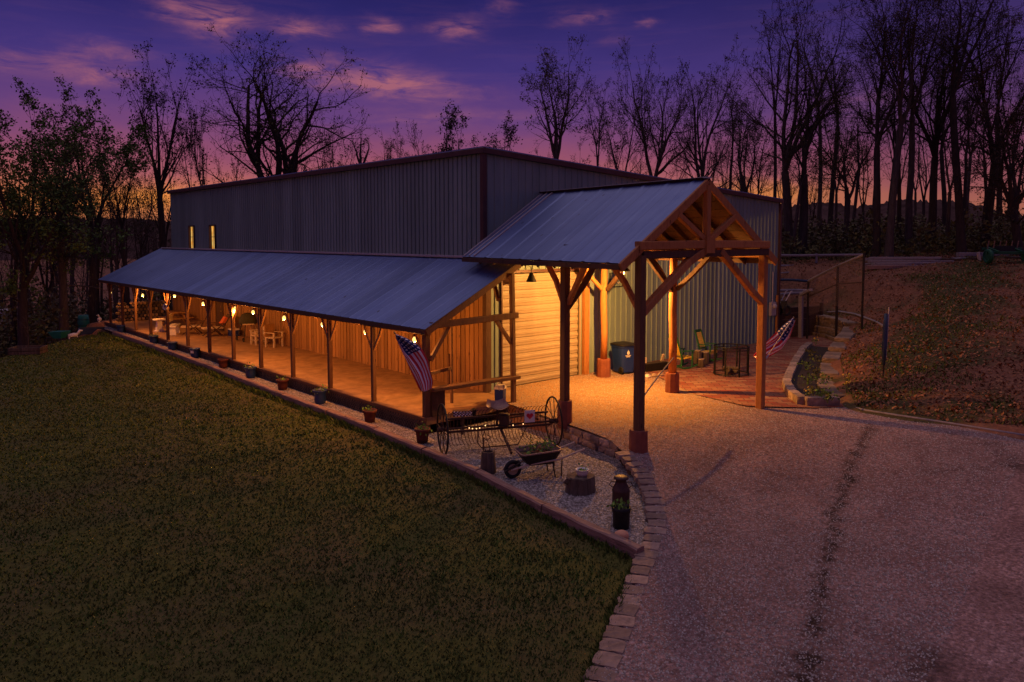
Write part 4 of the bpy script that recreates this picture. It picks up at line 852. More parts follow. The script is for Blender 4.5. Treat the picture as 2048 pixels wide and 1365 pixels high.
# ================================================================ pots along the porch
def pot(label, x, y, col_, h=.36, r=.19, plant_=True, white=False, kind='urn', seed=0, gr='flower pots along the porch'):
    z = float(zbed(x, y))-.01; t = thing('flower_pot', label, 'flower pot', (x, y, z), gr); b = MB()
    if kind == 'urn': pr = [(r*.62, 0), (r*.70, .03), (r*.82, h*.35), (r*.78, h*.62), (r*.86, h*.8), (r*1.05, h*.93), (r*1.05, h), (r*.9, h), (r*.86, h*.9)]
    else: pr = [(r*.70, 0), (r*.80, h*.4), (r*.93, h*.8), (r*1.06, h*.82), (r*1.08, h), (r*.94, h), (r*.9, h*.9)]
    b.lathe((x, y, z), pr, col_, 18); b.build('pot', t, True); b = MB(); b.lathe((x, y, z), [(r*.88, h*.86), (r*.85, h*.90), (.01, h*.93)], 'soil', 14); b.build('soil', t)
    if plant_: b = MB(); b.leaves((x, y, z+h+.02), r*.95, 34, .08, 'plant_green', seed, .55); b.build('plant', t)
    if white: b = MB(); b.box((x-.14, y-.08, z+h*.75), (.06, .14, .16), 'white_paint', .5); b.build('label_tag', t)
pot('blue pot on gravel nearest the far porch end', .0-.25, 27.2, 'blue_glaze', .38, .22, False, seed=1); pot('dark blue pot, second from the far porch end', -.22, 21.9, 'blue_glaze', .38, .22, True, seed=2)
pot('dark blue pot, third from the far porch end', -.27, 19.1, 'blue_glaze', .38, .22, False, seed=3); pot('blue pot with a white patch before the porch skirt', -.25, 16.3, 'blue_glaze', .42, .22, False, True, seed=4)
pot('red clay pot farthest along the porch', -.30, 13.1, 'terracotta', .38, .20, False, kind='tub', seed=5); pot('blue urn pot with yellowish top between two red pots', -.30, 10.5, 'blue_glaze', .40, .22, True, seed=6)
pot('red clay pot in the middle of the pot row', -.36, 7.75, 'terracotta', .36, .20, True, kind='tub', seed=7); pot('blue urn pot with bright green plant nearest the corner', -.42, 5.0, 'blue_glaze', .44, .22, True, seed=8)
pot('red clay pot with leafy green plant, second from the corner', -.50, 1.95, 'terracotta', .36, .19, True, kind='tub', seed=9); pot('red clay pot with green plant beside the corner post', -.62, -.75, 'terracotta', .38, .19, True, kind='tub', seed=10)

# ================================================================ antique hay rake
def hay_rake():
    A, B = np.array((-.90, -1.98, 0)), np.array((1.66, -3.16, 0)); z0 = -.42; r = .62; L = np.linalg.norm(B-A); a = (B-A)/L; f = np.array((a[1], -a[0], 0)); up = np.array((0, 0, 1.0)); m = 'rust'
    t = thing('hay_rake', 'rusty antique hay rake with two tall spoked wheels', 'hay rake', (A[0], A[1], z0)); hub = z0+r
    def P(s, d, z): return A+a*s+f*d+up*(z0+z)
    for C_ in (A, B):
        b = MB(); C3 = C_+up*hub; b.ring(C3, a, r-.02, .024, 'steel_dark', 36, 6)
        w = b.build('wheel', t, True); k = MB()
        for i in range(12): q = 2*math.pi*i/12; e = f*math.cos(q)+up*math.sin(q); k.tube([C3+e*.05+a*(.03 if i % 2 else -.03), C3+e*(r-.03)], .010, m, 5)
        k.build('spokes', w); k = MB(); k.tube([C3-a*.11, C3+a*.11], .06, m, 10); k.build('hub', w, True)
    b = MB(); b.tube([P(0, 0, r), P(L, 0, r)], .026, m, 8); b.beam(P(.12, .10, r-.05), P(L-.12, .10, r-.05), .06, .05, m); b.build('axle', t)
    b = MB(); b.beam(P(.10, -.16, r+.20), P(L-.10, -.16, r+.20), .05, .05, m); b.build('rake_bar', t)
    for i in range(30):
        s = .14+(L-.28)*i/29; b = MB(); pts = []
        for k in range(9): q = R(200)*k/8; pts.append(P(s, -.20-.30*math.sin(q)*1.2-.06*k/8, r+.02+.34*math.cos(q)*1.0-.02*k))
        b.tube(pts, .0085, m, 4); b.build('tine', t)
    b = MB(); b.beam(P(L*.47, .05, r), P(L*.47, .16, r+.42), .05, .02, m); b.beam(P(L*.50, .02, r-.02), P(L*.50, 1.0, .20), .05, .06, m); b.build('seat_post', t)
    b = MB(); V = []; nn = 11                                          # pan seat: dished, raised at the rear
    for i in range(nn):
        for j in range(nn): x, y = (i/(nn-1)-.5)*2, (j/(nn-1)-.5)*2; rr = math.sqrt(1-.42*y*y) ; V.append(P(L*.47+x*.28*rr, .17+y*.23*math.sqrt(1-.42*x*x), r+.44+.07*(x*x)+(.13*max(0, -y)**2)+.03*y*y))
    b.add(V, [(i*nn+j, (i+1)*nn+j, (i+1)*nn+j+1, i*nn+j+1) for i in range(nn-1) for j in range(nn-1)], 'seat_metal'); b.build('seat', t, True)
    b = MB(); b.tube([P(L*.30, .10, r-.03), P(L*.28, .30, .30), P(L*.30, .40, .22), P(L*.62, .42, .22), P(L*.74, .12, r-.04)], .015, m, 6); b.build('foot_bar', t)
    b = MB(); b.tube([P(L*.36, .12, .55), P(L*.33, .20, .42), P(L*.36, .30, .35), P(L*.40, .28, .42), P(L*.37, .22, .46)], .013, m, 6); b.tube([P(L*.33, .25, .42), P(L*.33, .30, .05)], .02, m, 6); b.build('pedal', t)
    b = MB(); b.tube([P(L*.56, .06, r), P(L*.56, .0, r+.30), P(L*.58, -.05, r+.52)], .016, m, 6); b.build('lever', t)
    b = MB(); b.tube([P(L*.52, .05, r+.16), P(L*.72, .02, r+.20), P(L*.86, -.04, r+.06)], .02, m, 6); b.build('lift_rod', t)
    # things hung on the rake
    c_ = P(L*.76, .14, r+.20); q = thing('picture_sign', 'small white picture with a pink heart hung on the rake', 'sign', c_); b = MB(); ang = math.atan2(a[1], a[0]); b.box(c_, (.26, .02, .30), 'white_paint', ang); b.build('board', q)
    b = MB(); V = []
    for k in range(24): tt = 2*math.pi*k/24; V.append(c_+f*.013+a*(.0055*16*math.sin(tt)**3)+up*(.0055*(13*math.cos(tt)-5*math.cos(2*tt)-2*math.cos(3*tt)-math.cos(4*tt))+.01))
    b.prism(V, f*.004, 'flag_red'); b.build('heart', q)
    c_ = P(L*.53, .14, r+.16); q = thing('hanging_lantern', 'dark barrel shaped bucket hung below the rake seat', 'bucket', c_); b = MB(); b.lathe(c_, [(.10, -.19), (.125, -.1), (.13, .0), (.12, .13), (.13, .15)], 'dark_wood', 14); b.build('bucket_body', q, True); b = MB(); b.ring(c_+up*.13, up, .127, .010, 'black_metal', 18, 4); b.ring(c_-up*.12, up, .122, .010, 'black_metal', 18, 4); b.build('hoop', q)
    q = thing('string_lights', 'string of small warm lights draped over the rake', 'string lights', P(.5, .1, r+.1)); b = MB(); pts = [P(s, .12, r+.10+.07*math.sin(s*6)) for s in np.linspace(.35, L-.2, 24)]; b.tube(pts, .005, 'black_metal', 4); b.build('wire', q)
    for s in (.62, .70, .80, .88, 1.02, 1.72, 1.98, 2.18): b = MB(); b.ball(P(s, .13, r+.06+.07*math.sin(s*6)), .016, 'spark_glow', 6, 4); b.build('bulb', q)
hay_rake()
def checked_box():
    c_ = np.array((.42, -.55, -.02)); t = thing('checked_box', 'small box with red and white checked side near the rake wheel', 'box', c_); p = atz(925, 826, .22); c_ = p; t.location = [float(v) for v in p]; an = math.atan2(-.55, .83); b = MB(); b.box(c_, (.50, .22, .13), 'dark_wood', an); b.build('box_body', t); b = MB(); ca, sa = math.cos(an), math.sin(an)
    for i in range(12):
        for j in range(4): x, z = -.22+.04*i, -.05+.033*j; b.box((c_[0]+x*ca+.115*sa, c_[1]+x*sa-.115*ca, c_[2]+z), (.038, .01, .031), 'flag_white' if (i+j) % 2 else 'terracotta', an)
    b.build('checked_front', t); b = MB(); b.box((c_[0]+.30*ca, c_[1]+.30*sa, c_[2]-.02), (.09, .2, .22), 'black_metal', an); b.build('end_panel', t)
    b = MB(); b.beam((c_[0], c_[1], c_[2]-.06), (c_[0], c_[1], -.35), .05, .05, 'dark_wood', (0, 1, 0)); b.build('stake', t)
checked_box()
def wheelbarrow():
    x0, y0, z = -.32, -4.62, -.42; t = thing('wheelbarrow', 'old metal wheelbarrow planted with flowers on the gravel', 'wheelbarrow', (x0, y0, z)); d = np.array((.915, -.40, 0)); n = np.array((.40, .915, 0)); up = np.array((0, 0, 1.0))
    P = lambda s, w, h: np.array((x0, y0, z))+d*s+n*w+up*h
    b = MB(); ou = [(-.44, .24), (-.40, .30), (.36, .34), (.46, .30)]; lo = [(-.26, .16), (-.24, .20), (.24, .22), (.30, .20)]
    top = [P(s, w, .56+.05*(s > 0)) for s, w in ou]+[P(s, -w, .56+.05*(s > 0)) for s, w in ou[::-1]]; bot = [P(s, w, .30) for s, w in lo]+[P(s, -w, .30) for s, w in lo[::-1]]; k = 8
    b.add(top+bot, [(i, (i+1) % k, (i+1) % k+k, i+k) for i in range(k)]+[tuple(range(k, 2*k))], 'steel_dark'); inn = [c_3+(P(0, 0, .5)-c_3)*.035 for c_3 in top]; lo3 = [c_3+(P(0, 0, .5)-c_3)*.06 for c_3 in bot]; b.add(inn+lo3, [(i, i+k, (i+1) % k+k, (i+1) % k) for i in range(k)], 'seat_metal'); b.tube(top+[top[0]], .020, 'seat_metal', 5); b.build('tray', t)
    b = MB(); ins = [P(s*.80, w*.80, .50) for s, w in ou]+[P(s*.80, -w*.80, .50) for s, w in ou[::-1]]; b.add(ins, [tuple(range(8))], 'soil'); b.build('soil', t)
    for w in (.26, -.26): b = MB(); b.tube([P(-.62, w*.25, .20), P(-.2, w*.75, .33), P(.4, w*1.05, .40), P(1.0, w*1.1, .58)], .022, 'pale_wood', 7); b.build('handle', t)
    for w in (.22, -.22): b = MB(); b.tube([P(.28, w, .36), P(.34, w, .0), P(.48, w, .0), P(.50, w, .40)], .015, 'steel_dark', 6); b.build('leg', t)
    b = MB(); C3 = P(-.56, 0, .20); b.ring(C3, n, .16, .042, 'tyre', 24, 8); w_ = b.build('wheel', t, True); b = MB(); b.tube([C3-n*.03, C3+n*.03], .12, 'log_end', 14); b.build('rim', w_); b = MB(); b.prism([P(-.75, .1, .18), P(-.4, .1, .34), P(-.4, -.1, .34), P(-.75, -.1, .18)], (0, 0, .02), 'steel_dark'); b.build('wheel_guard', t)
    [(q_ := MB(), q_.leaves(P(*c_2), r_2, n_2, .08, m_2, s_2, .5), q_.build('plant', t)) for c_2, r_2, n_2, m_2, s_2 in (((.22, .02, .66), .26, 80, 'plant_green', 3), ((-.15, .02, .62), .22, 45, 'plant_green', 4), ((.02, -.1, .60), .2, 30, 'litter', 6))]
    b = MB()
    for k, (s, w, h) in enumerate(((-.14, .02, .86), (-.18, -.06, .75), (-.10, .06, .78), (-.16, .0, .93))): b.ball(P(s, w, h), .024, 'yellow_flower', 6, 4); b.tube([P(s, w, .58), P(s, w, h)], .005, 'plant_green', 4)
    b.build('blossoms', t)
wheelbarrow()
def hollow_log():
    x, y, z = -1.0, -3.78, -.43; t = thing('hollow_log', 'upright hollow log planter with broken rim on gravel', 'log', (x, y, z)); b = MB(); b.lathe((x, y, z), [(.165, 0), (.17, .1), (.155, .25), (.145, .42), (.135, .50), (.105, .50), (.10, .40)], 'log_bark', 16, 1.0, .10, 4); b.build('bark_shell', t); b = MB(); b.lathe((x, y, z), [(.104, .40), (.10, .44), (.01, .45)], 'soil', 12); b.build('soil', t); b = MB(); b.tube([(x+.02, y, z+.42), (x+.05, y, z+.58), (x+.02, y+.02, z+.66)], .012, 'bark', 5); b.tube([(x-.02, y+.03, z+.42), (x-.06, y+.04, z+.56)], .01, 'bark', 5); b.build('twig', t)
hollow_log()
def stump():
    x, y, z = -.36, -5.95, -.43; t = thing('tree_stump', 'wide cut tree stump with rough bark on the gravel', 'stump', (x, y, z)); b = MB(); b.lathe((x, y, z), [(.335, 0), (.32, .12), (.31, .28), (.305, .33), (.27, .335)], 'log_bark', 20, .92, .09, 8); b.build('bark_side', t); b = MB(); b.lathe((x, y, z), [(.285, .325), (.28, .34), (.01, .343)], 'log_bark', 20, .92); b.build('cut_top', t)
    b = MB(); b.tube([(x-.28, y+.1, z+.2), (x-.40, y+.08, z+.26), (x-.38, y+.02, z+.34), (x-.26, y, z+.32)], .028, 'log_bark', 6); b.build('knot', t)
    q = thing('bowl_planter', 'white bowl with a green plant on the stump', 'bowl', (x+.02, y-.02, z+.343)); x += .02; y -= .02; zz = z+.343; b = MB(); b.lathe((x, y, zz), [(.10, 0), (.125, .06), (.135, .12), (.145, .125), (.13, .13), (.115, .09)], 'white_ceramic', 18); b.build('bowl', q, True); b = MB(); b.lathe((x, y, zz), [(.118, .085), (.11, .095), (.01, .10)], 'soil', 12); b.build('soil', q); b = MB(); b.leaves((x, y, zz+.12), .10, 30, .07, 'plant_green', 5, .6); b.build('plant', q)
stump()
def milk():
    x, y, z = -.62, -7.22, -.44; t = thing('milk_can', 'tall dark old milk can standing on the gravel', 'milk can', (x, y, z)); b = MB(); b.lathe((x, y, z), [(.165, 0), (.17, .02), (.165, .04), (.165, .40), (.172, .42), (.165, .44), (.15, .49), (.10, .57), (.10, .63), (.115, .64)], 'milk_can', 20); b.build('can_body', t, True); b = MB(); b.lathe((x, y, z), [(.118, .635), (.14, .645), (.14, .67), (.11, .69), (.02, .695)], 'milk_can', 20); b.build('lid', t, True)
    for sg in (1, -1): b = MB(); q = np.array((.7, -.7, 0))*sg; b.tube([(x+q[0]*.15, y+q[1]*.15, z+.47), (x+q[0]*.22, y+q[1]*.22, z+.52), (x+q[0]*.19, y+q[1]*.19, z+.58), (x+q[0]*.10, y+q[1]*.10, z+.58)], .011, 'milk_can', 5); b.build('handle', t)
    x, y = -1.26, -7.76; t = thing('bucket_planter', 'black bucket planter with green leaves before the milk can', 'planter', (x, y, z)); b = MB(); b.lathe((x, y, z), [(.14, 0), (.15, .05), (.155, .30), (.17, .34), (.172, .40), (.15, .40), (.145, .33)], 'black_metal', 18); b.build('bucket', t, True); b = MB(); b.lathe((x, y, z), [(.148, .33), (.14, .35), (.01, .36)], 'soil', 12); b.build('soil', t); b = MB(); b.leaves((x, y, z+.42), .15, 46, .10, 'plant_green', 9, .5); b.build('plant', t); b = MB(); b.tube([(x-.16, y, z+.34), (x-.08, y-.10, z+.43), (x+.08, y-.10, z+.43), (x+.16, y, z+.34)], .008, 'steel_dark', 5); b.build('bail_handle', t)
    x, y = -1.66, -8.10; o = MB(); o.lathe((x, y, z), [(.06, 0), (.115, .03), (.135, .08), (.12, .13), (.07, .16), (.01, .168)], 'orange_clay', 18, .92, .03); tag(o.build('clay_ball', None, True), 'round orange clay dome on gravel before the black bucket', 'ornament')
milk()
def cooler_box():
    p = atz(1006, 818, -.0); x, y, z = 2.75, .10, 0; t = thing('drink_cooler', 'tall blue cooler with pale lid at the porch end', 'cooler', (x, y, z)); b = MB(); b.box((x, y, .19), (.25, .25, .38), 'blue_plastic', .5, 0, 1.06); b.build('box_body', t); b = MB(); b.box((x, y, .41), (.28, .28, .06), 'white_paint', .5); b.box((x, y, .47), (.26, .26, .06), 'meter_grey', .5, 0, .85); b.build('lid', t); b = MB(); b.tube([(x-.12, y-.10, .36), (x-.14, y-.02, .56), (x+.10, y+.12, .56), (x+.12, y+.12, .36)], .010, 'meter_grey', 5); b.build('handle', t)
cooler_box()
def bin_():
    x, y, z = 9.12, .75, float(zdrive(9, .7)); t = thing('recycling_bin', 'large blue wheeled bin with white emblem against the wall', 'bin', (x, y, z)); rz = -.25; ca, sa = math.cos(rz), math.sin(rz)
    def W(px, py, pz_): return (x+px*ca-py*sa, y+px*sa+py*ca, z+pz_)
    b = MB(); k = 16; V = []
    for h, w, dd in ((.06, .27, .30), (.5, .31, .345), (.93, .345, .385), (.95, .37, .41), (1.0, .37, .41)):
        for i in range(k): a = 2*math.pi*(i+.5)/k; cx_, sx2 = math.cos(a), math.sin(a); V.append(W(math.copysign(abs(cx_)**.4, cx_)*w, math.copysign(abs(sx2)**.4, sx2)*dd, h))
    b.add(V, [(j*k+i, j*k+(i+1) % k, (j+1)*k+(i+1) % k, (j+1)*k+i) for j in range(4) for i in range(k)]+[tuple(range(k-1, -1, -1)), tuple(range(4*k, 5*k))], 'blue_plastic'); b.build('bin_body', t)
    b = MB(); V = []
    for h, w, dd in ((1.003, .385, .43), (1.04, .38, .42), (1.075, .27, .31)):
        for i in range(k): a = 2*math.pi*(i+.5)/k; cx_, sx2 = math.cos(a), math.sin(a); V.append(W(math.copysign(abs(cx_)**.4, cx_)*w, math.copysign(abs(sx2)**.4, sx2)*dd-.01, h))
    b.add(V, [(j*k+i, j*k+(i+1) % k, (j+1)*k+(i+1) % k, (j+1)*k+i) for j in range(2) for i in range(k)]+[tuple(range(k-1, -1, -1)), tuple(range(2*k, 3*k))], 'black_metal'); b.build('lid', t)
    for sg in (-1, 1): b = MB(); c1 = np.array(W(.30*sg+.02, -.24, .13)); ax = np.array((ca, sa, 0)); b.ring(c1, ax, .105, .032, 'tyre', 20, 6); b.tube([c1-ax*.02, c1+ax*.02], .075, 'black_metal', 12); b.build('wheel', t, True)
    b = MB()                                                          # white emblem: drop over two short bars, on the front face
    def fr(px, pz_): return np.array(W(px, -.368-.03*(pz_-.5)-.008, pz_))
    d_ = np.array(W(0, -.006, 0))-np.array(W(0, 0, 0)); e_ = [(0, .86), (.045, .79), (.055, .74), (.03, .70), (-.03, .70), (-.055, .74), (-.045, .79)]; b.prism([fr(px-.08, pz_) for px, pz_ in e_], d_, 'white_paint'); b.prism([fr(-.20, .655), fr(.04, .655), fr(.04, .675), fr(-.20, .675)], d_, 'white_paint'); b.prism([fr(-.16, .615), fr(.0, .615), fr(.0, .635), fr(-.16, .635)], d_, 'white_paint'); b.build('emblem', t)
bin_()
# ================================================================ patio furniture
def rocker(label, x, y, rz, z=.03):
    t = thing('rocking_chair', label, 'rocking chair', (0, 0, 0), 'rocking chairs on the patio'); g_, y_ = 'green_paint', 'yellow_paint'
    for sg in (-1, 1):
        b = MB(); pts = [(sg*.27, -.48+.105*k, .03+.10*((k-4.5)/4.5)**2) for k in range(10)]
        for a_, b2 in zip(pts[:-1], pts[1:]): b.beam(a_, b2, .04, .05, g_)
        b.build('rocker', t); b = MB(); b.beam((sg*.27, -.24, .06), (sg*.27, -.26, .64), .045, .045, g_, (0, 1, 0)); b.build('leg', t); b = MB(); b.beam((sg*.25, .22, .06), (sg*.25, .20, .45), .045, .045, g_, (0, 1, 0)); b.build('leg', t); b = MB(); b.box((sg*.29, -.06, .655), (.09, .52, .03), g_); b.build('armrest', t); b = MB(); b.beam((sg*.24, .18, .40), (sg*.24, .42, 1.16), .05, .05, g_, (0, 1, 0)); b.build('back_post', t)
    b = MB()
    for k in range(6): b.box((0, -.24+.085*k, .42-.012*k), (.50, .07, .022), y_)
    b.build('seat', t); b = MB(); b.box((0, -.26, .36), (.56, .03, .08), y_); b.build('apron', t)
    b = MB()
    for k in range(5): xx = -.17+.085*k; b.beam((xx, .20, .46), (xx, .40, 1.08), .062, .022, y_, (0, -1, .3))
    b.build('backrest', t); b = MB(); b.beam((-.25, .425, 1.14), (.25, .425, 1.14), .035, .11, g_); b.build('top_rail', t); b = MB(); b.beam((-.25, .20, .50), (.25, .20, .50), .035, .06, g_); b.build('lower_rail', t)
    t.location = (x, y, z); t.rotation_euler = (0, 0, rz)
    return t
rocker('green and yellow rocking chair facing out behind the fire screen', 13.35, .10, .10); rocker('green and yellow rocking chair seen from the side by the canopy post', 11.35, -.15, 1.25)
def cage():
    x, y, z = 11.55, -2.05, .03; t = thing('fire_pit_screen', 'tall black round mesh fire pit screen on the patio', 'fire pit screen', (x, y, z)); r, h = .60, .98; b = MB(); [ (b := MB(), b.ring((x, y, z+h_), (0, 0, 1), r, w_, 'black_metal', 32, 6), b.build('ring_frame', t)) for h_, w_ in ((h, .022), (h-.09, .012), (.04, .02)) ]
    for k in range(8): a = 2*math.pi*(k+.3)/8; b = MB(); b.beam((x+r*math.cos(a), y+r*math.sin(a), z), (x+r*math.cos(a), y+r*math.sin(a), z+h), .05, .03, 'black_metal', (math.cos(a), math.sin(a), 0)); b.build('upright', t)
    b = MB()
    for k in range(72): a = 2*math.pi*k/72; b.tube([(x+r*.985*math.cos(a), y+r*.985*math.sin(a), z+.04), (x+r*.985*math.cos(a), y+r*.985*math.sin(a), z+h)], .0035, 'black_metal', 3, False)
    b.build('mesh_panel', t)
    q = thing('fire_logs', 'charred logs inside the black fire screen', 'logs', (x, y, z)); b = MB()
    for k in range(4): a = k*1.7; b.tube([(x-.3*math.cos(a), y-.3*math.sin(a), z+.06+.05*k), (x+.3*math.cos(a), y+.3*math.sin(a), z+.07+.05*k)], .055, 'log_bark', 8)
    b.build('log_pile', q)
cage()
def rocks_by_wall():
    me = [stone_mesh(120+i, (.34, .28, .46), 'log_bark', .25, 'firewood') for i in range(3)]
    for k, (u, v, h, lab) in enumerate(((1395, 730, .55, 'upright split log leaning by the yellow rocking chair'), (1410, 728, .45, 'short round log between the two rocking chairs'), (1402, 734, .3, 'small log lying in front of the upright logs'))):
        p = atz(u, v, .03); x, y = p[0], p[1]; t = thing('log_round', lab, 'log', (x, y, .03)); b = MB(); b.lathe((x, y, .03), [(.15, 0), (.16, h*.5), (.14, h-.02)], 'log_bark', 12, .9, .09, k); b.build('bark_side', t); b = MB(); b.lathe((x, y, .03), [(.138, h-.025), (.13, h), (.01, h+.004)], 'log_end', 12, .9); b.build('cut_end', t)
    p = atz(1306, 742, .03); x, y = p[0]+.2, p[1]+.1; t = thing('trough_planter', 'low dark trough planter beside the canopy post', 'planter', (x, y, .03)); b = MB(); b.box((x, y, .16), (.95, .34, .26), 'black_metal', -.2, 0, 1.1); b.build('trough', t); b = MB(); b.box((x, y, .295), (.92, .30, .02), 'soil', -.2); b.build('soil', t); b = MB(); b.box((x-.42, y+.10, .38), (.14, .06, .26), 'pale_wood', -.2); b.box((x+.40, y-.06, .40), (.10, .06, .34), 'pale_wood', -.2, .3); b.build('end_board', t)
    p = atz(1302, 751, .03)
    for k in range(3):
        t = MB(); x, y = p[0]-.35+.3*k, p[1]-.12-.05*k; t.lathe((x, y, .0), [(.10, 0), (.12, .05), (.08, .11), (.01, .13)], 'white_paint' if k == 0 else 'stone', 9, .8, .15, k); tag(t.build('garden_rock'), ('pale rock beside the trough planter', 'tan rock in the middle before the trough planter', 'tan rock nearest the canopy post stump')[k], 'rock')
    a = np.array((2.12, -5.50, 1.15)); b_ = np.array((7.55, -2.55, 1.15)); a = np.array((2.13, -5.52, 1.05)); t = thing('hand_pole', 'thin pale pole sticking out from the front canopy post', 'pole', a); b = MB(); d = atd(1347, 716, 20.2); b.tube([a, (a+d)/2+np.array((0, 0, .03)), d], .018, 'grey_wood', 7); b.build('rod', t); b = MB(); b.ball(a, .06, 'white_paint', 8, 6); b.build('knob', t)
rocks_by_wall()
# ================================================================ porch furniture
def bench(label, x, y, rz, L=1.25):
    t = thing('garden_bench', label, 'bench', (0, 0, 0)); b = MB(); b.box((0, 0, .43), (L, .40, .06), 'white_paint'); b.build('seat', t); b = MB(); b.box((0, .20, .80), (L, .05, .36), 'pale_wood', 0, -.1); b.build('backrest', t)
    for sg in (-1, 1): b = MB(); b.box((sg*L*.38, 0, .20), (.09, .36, .40), 'white_paint', 0, 0, .8); b.build('leg', t)
    t.location = (x, y, 0); t.rotation_euler = (0, 0, rz)
bench('whitewashed bench with a plank back at the porch edge', 1.0, 22.7, math.pi/2-.5)
def stand():
    x, y = .75, 24.2; t = thing('pedestal_table', 'small whitewashed pedestal table beside the white bench', 'table', (x, y, 0)); b = MB(); b.box((x, y, .62), (.50, .5, .06), 'white_paint'); b.build('tabletop', t); b = MB(); b.box((x, y, .32), (.30, .3, .54), 'white_paint', 0, 0, .65); b.box((x, y, .03), (.42, .42, .06), 'white_paint'); b.build('pedestal', t)
stand()
def picnic():
    t = thing('picnic_table', 'brown wooden picnic table with attached benches on the porch', 'picnic table', (0, 0, 0)); b = MB()
    for k in range(4): b.box((0, -.27+.18*k, .74), (1.6, .165, .04), 'siding')
    b.build('tabletop', t)
    for sg in (-1, 1): b = MB(); b.box((0, sg*.66, .44), (1.6, .24, .04), 'siding'); b.build('bench_seat', t)
    for sg in (-1, 1): b = MB(); b.beam((sg*.55, -.62, .02), (sg*.55, -.2, .72), .05, .09, 'siding'); b.beam((sg*.55, .62, .02), (sg*.55, .2, .72), .05, .09, 'siding'); b.beam((sg*.55, -.74, .40), (sg*.55, .74, .40), .04, .08, 'siding'); b.build('trestle', t)
    t.location = (2.35, 26.6, 0); t.rotation_euler = (0, 0, 1.45)
picnic()
def lounger(label, x, y, rz, cushion):
    t = thing('lounge_chair', label, 'lounge chair', (0, 0, 0), 'lounge chairs on the porch')
    b = MB(); b.box((0, -.1, .40), (.62, .9, .06), 'pale_wood'); b.build('seat', t); b = MB(); b.beam((0, .34, .40), (0, .72, 1.02), .60, .05, 'dark_wood', (0, -1, .6)); b.build('backrest', t)
    for sg in (-1, 1):
        b = MB(); b.beam((sg*.31, -.5, 0), (sg*.31, .45, .62), .04, .05, 'dark_wood'); b.build('leg', t); b = MB(); b.beam((sg*.31, .35, 0), (sg*.31, -.25, .60), .04, .05, 'dark_wood'); b.build('leg', t); b = MB(); b.box((sg*.34, .02, .62), (.08, .7, .03), 'dark_wood'); b.build('armrest', t)
    if cushion: b = MB(); b.box((0, .45, .72), (.48, .16, .40), 'red_cloth', 0, -.55, .85); b.build('cushion', t)
    t.location = (x, y, 0); t.rotation_euler = (0, 0, rz)
lounger('dark folding lounge chair without a cushion on the porch', 1.7, 22.0, -2.0, False); lounger('wooden lounge chair with an orange red cushion on the porch', 2.2, 20.6, -1.7, True)
def grill():
    x, y = 2.75, 17.9; t = thing('charcoal_grill', 'covered charcoal grill on splayed wheeled legs on the porch', 'grill', (x, y, 0)); b = MB(); b.lathe((x, y, .78), [(.38, 0), (.42, .05), (.40, .22), (.30, .42), (.18, .50), (.02, .52)], 'cover_cloth', 16, .8, .03); b.build('cover', t, True); b = MB(); b.box((x, y, .80), (.95, .5, .04), 'pale_wood', 1.2); b.build('shelf', t)
    for k, (dx, dy) in enumerate(((-.3, -.3), (.3, -.3), (-.3, .3), (.3, .3))): b = MB(); b.tube([(x+dx*.7, y+dy*.7, .80), (x+dx*1.3, y+dy*1.3, .03)], .022, 'log_end' if k % 2 else 'steel_dark', 6); b.build('leg', t)
    for dy in (-.3, .3): b = MB(); b.ring((x-.39, y+dy*1.3, .10), (1, 0, 0), .085, .022, 'tyre', 18, 6); b.build('wheel', t, True)
    x, y = 2.9, 20.0; t = thing('ice_chest', 'small blue and white ice chest against the board wall', 'cooler', (x, y, 0)); b = MB(); b.box((x, y, .15), (.36, .5, .30), 'blue_plastic'); b.build('box_body', t); b = MB(); b.box((x, y, .33), (.38, .52, .07), 'white_paint'); b.build('lid', t)
grill()
def wood_chair(label, x, y, rz, hb):
    t = thing('porch_chair', label, 'chair', (0, 0, 0), 'pale wooden chairs by the board wall'); b = MB(); b.box((0, 0, .42), (.56, .54, .05), 'pale_wood'); b.build('seat', t); b = MB(); b.box((0, .27, .42+hb/2), (.56, .05, hb), 'siding' if hb > .5 else 'pale_wood'); b.build('backrest', t)
    for sx2 in (-1, 1):
        for sy2 in (-1, 1): b = MB(); b.box((sx2*.25, sy2*.24, .20 if sy2 > 0 else .31), (.06, .06, .40 if sy2 > 0 else .62), 'pale_wood'); b.build('leg', t)
        b = MB(); b.box((sx2*.26, 0, .635), (.08, .58, .03), 'pale_wood'); b.build('armrest', t)
    t.location = (x, y, 0); t.rotation_euler = (0, 0, rz)
wood_chair('pale low backed wooden chair by the board wall', 2.55, 16.3, -1.57, .36); wood_chair('pale wooden chair with a solid plank back by the board wall', 2.75, 15.15, .35, .56)
def side_tab():
    x, y = 2.8, 16.95; t = thing('side_table', 'low wooden side table next to the covered grill', 'table', (x, y, 0)); b = MB(); b.box((x, y, .46), (.5, .45, .04), 'pale_wood'); b.build('tabletop', t)
    for dx in (-.2, .2):
        for dy in (-.18, .18): b = MB(); b.box((x+dx, y+dy, .22), (.05, .05, .44), 'pale_wood'); b.build('leg', t)
    b = MB(); b.box((x, y, .12), (.42, .38, .03), 'pale_wood'); b.build('shelf', t)
side_tab()
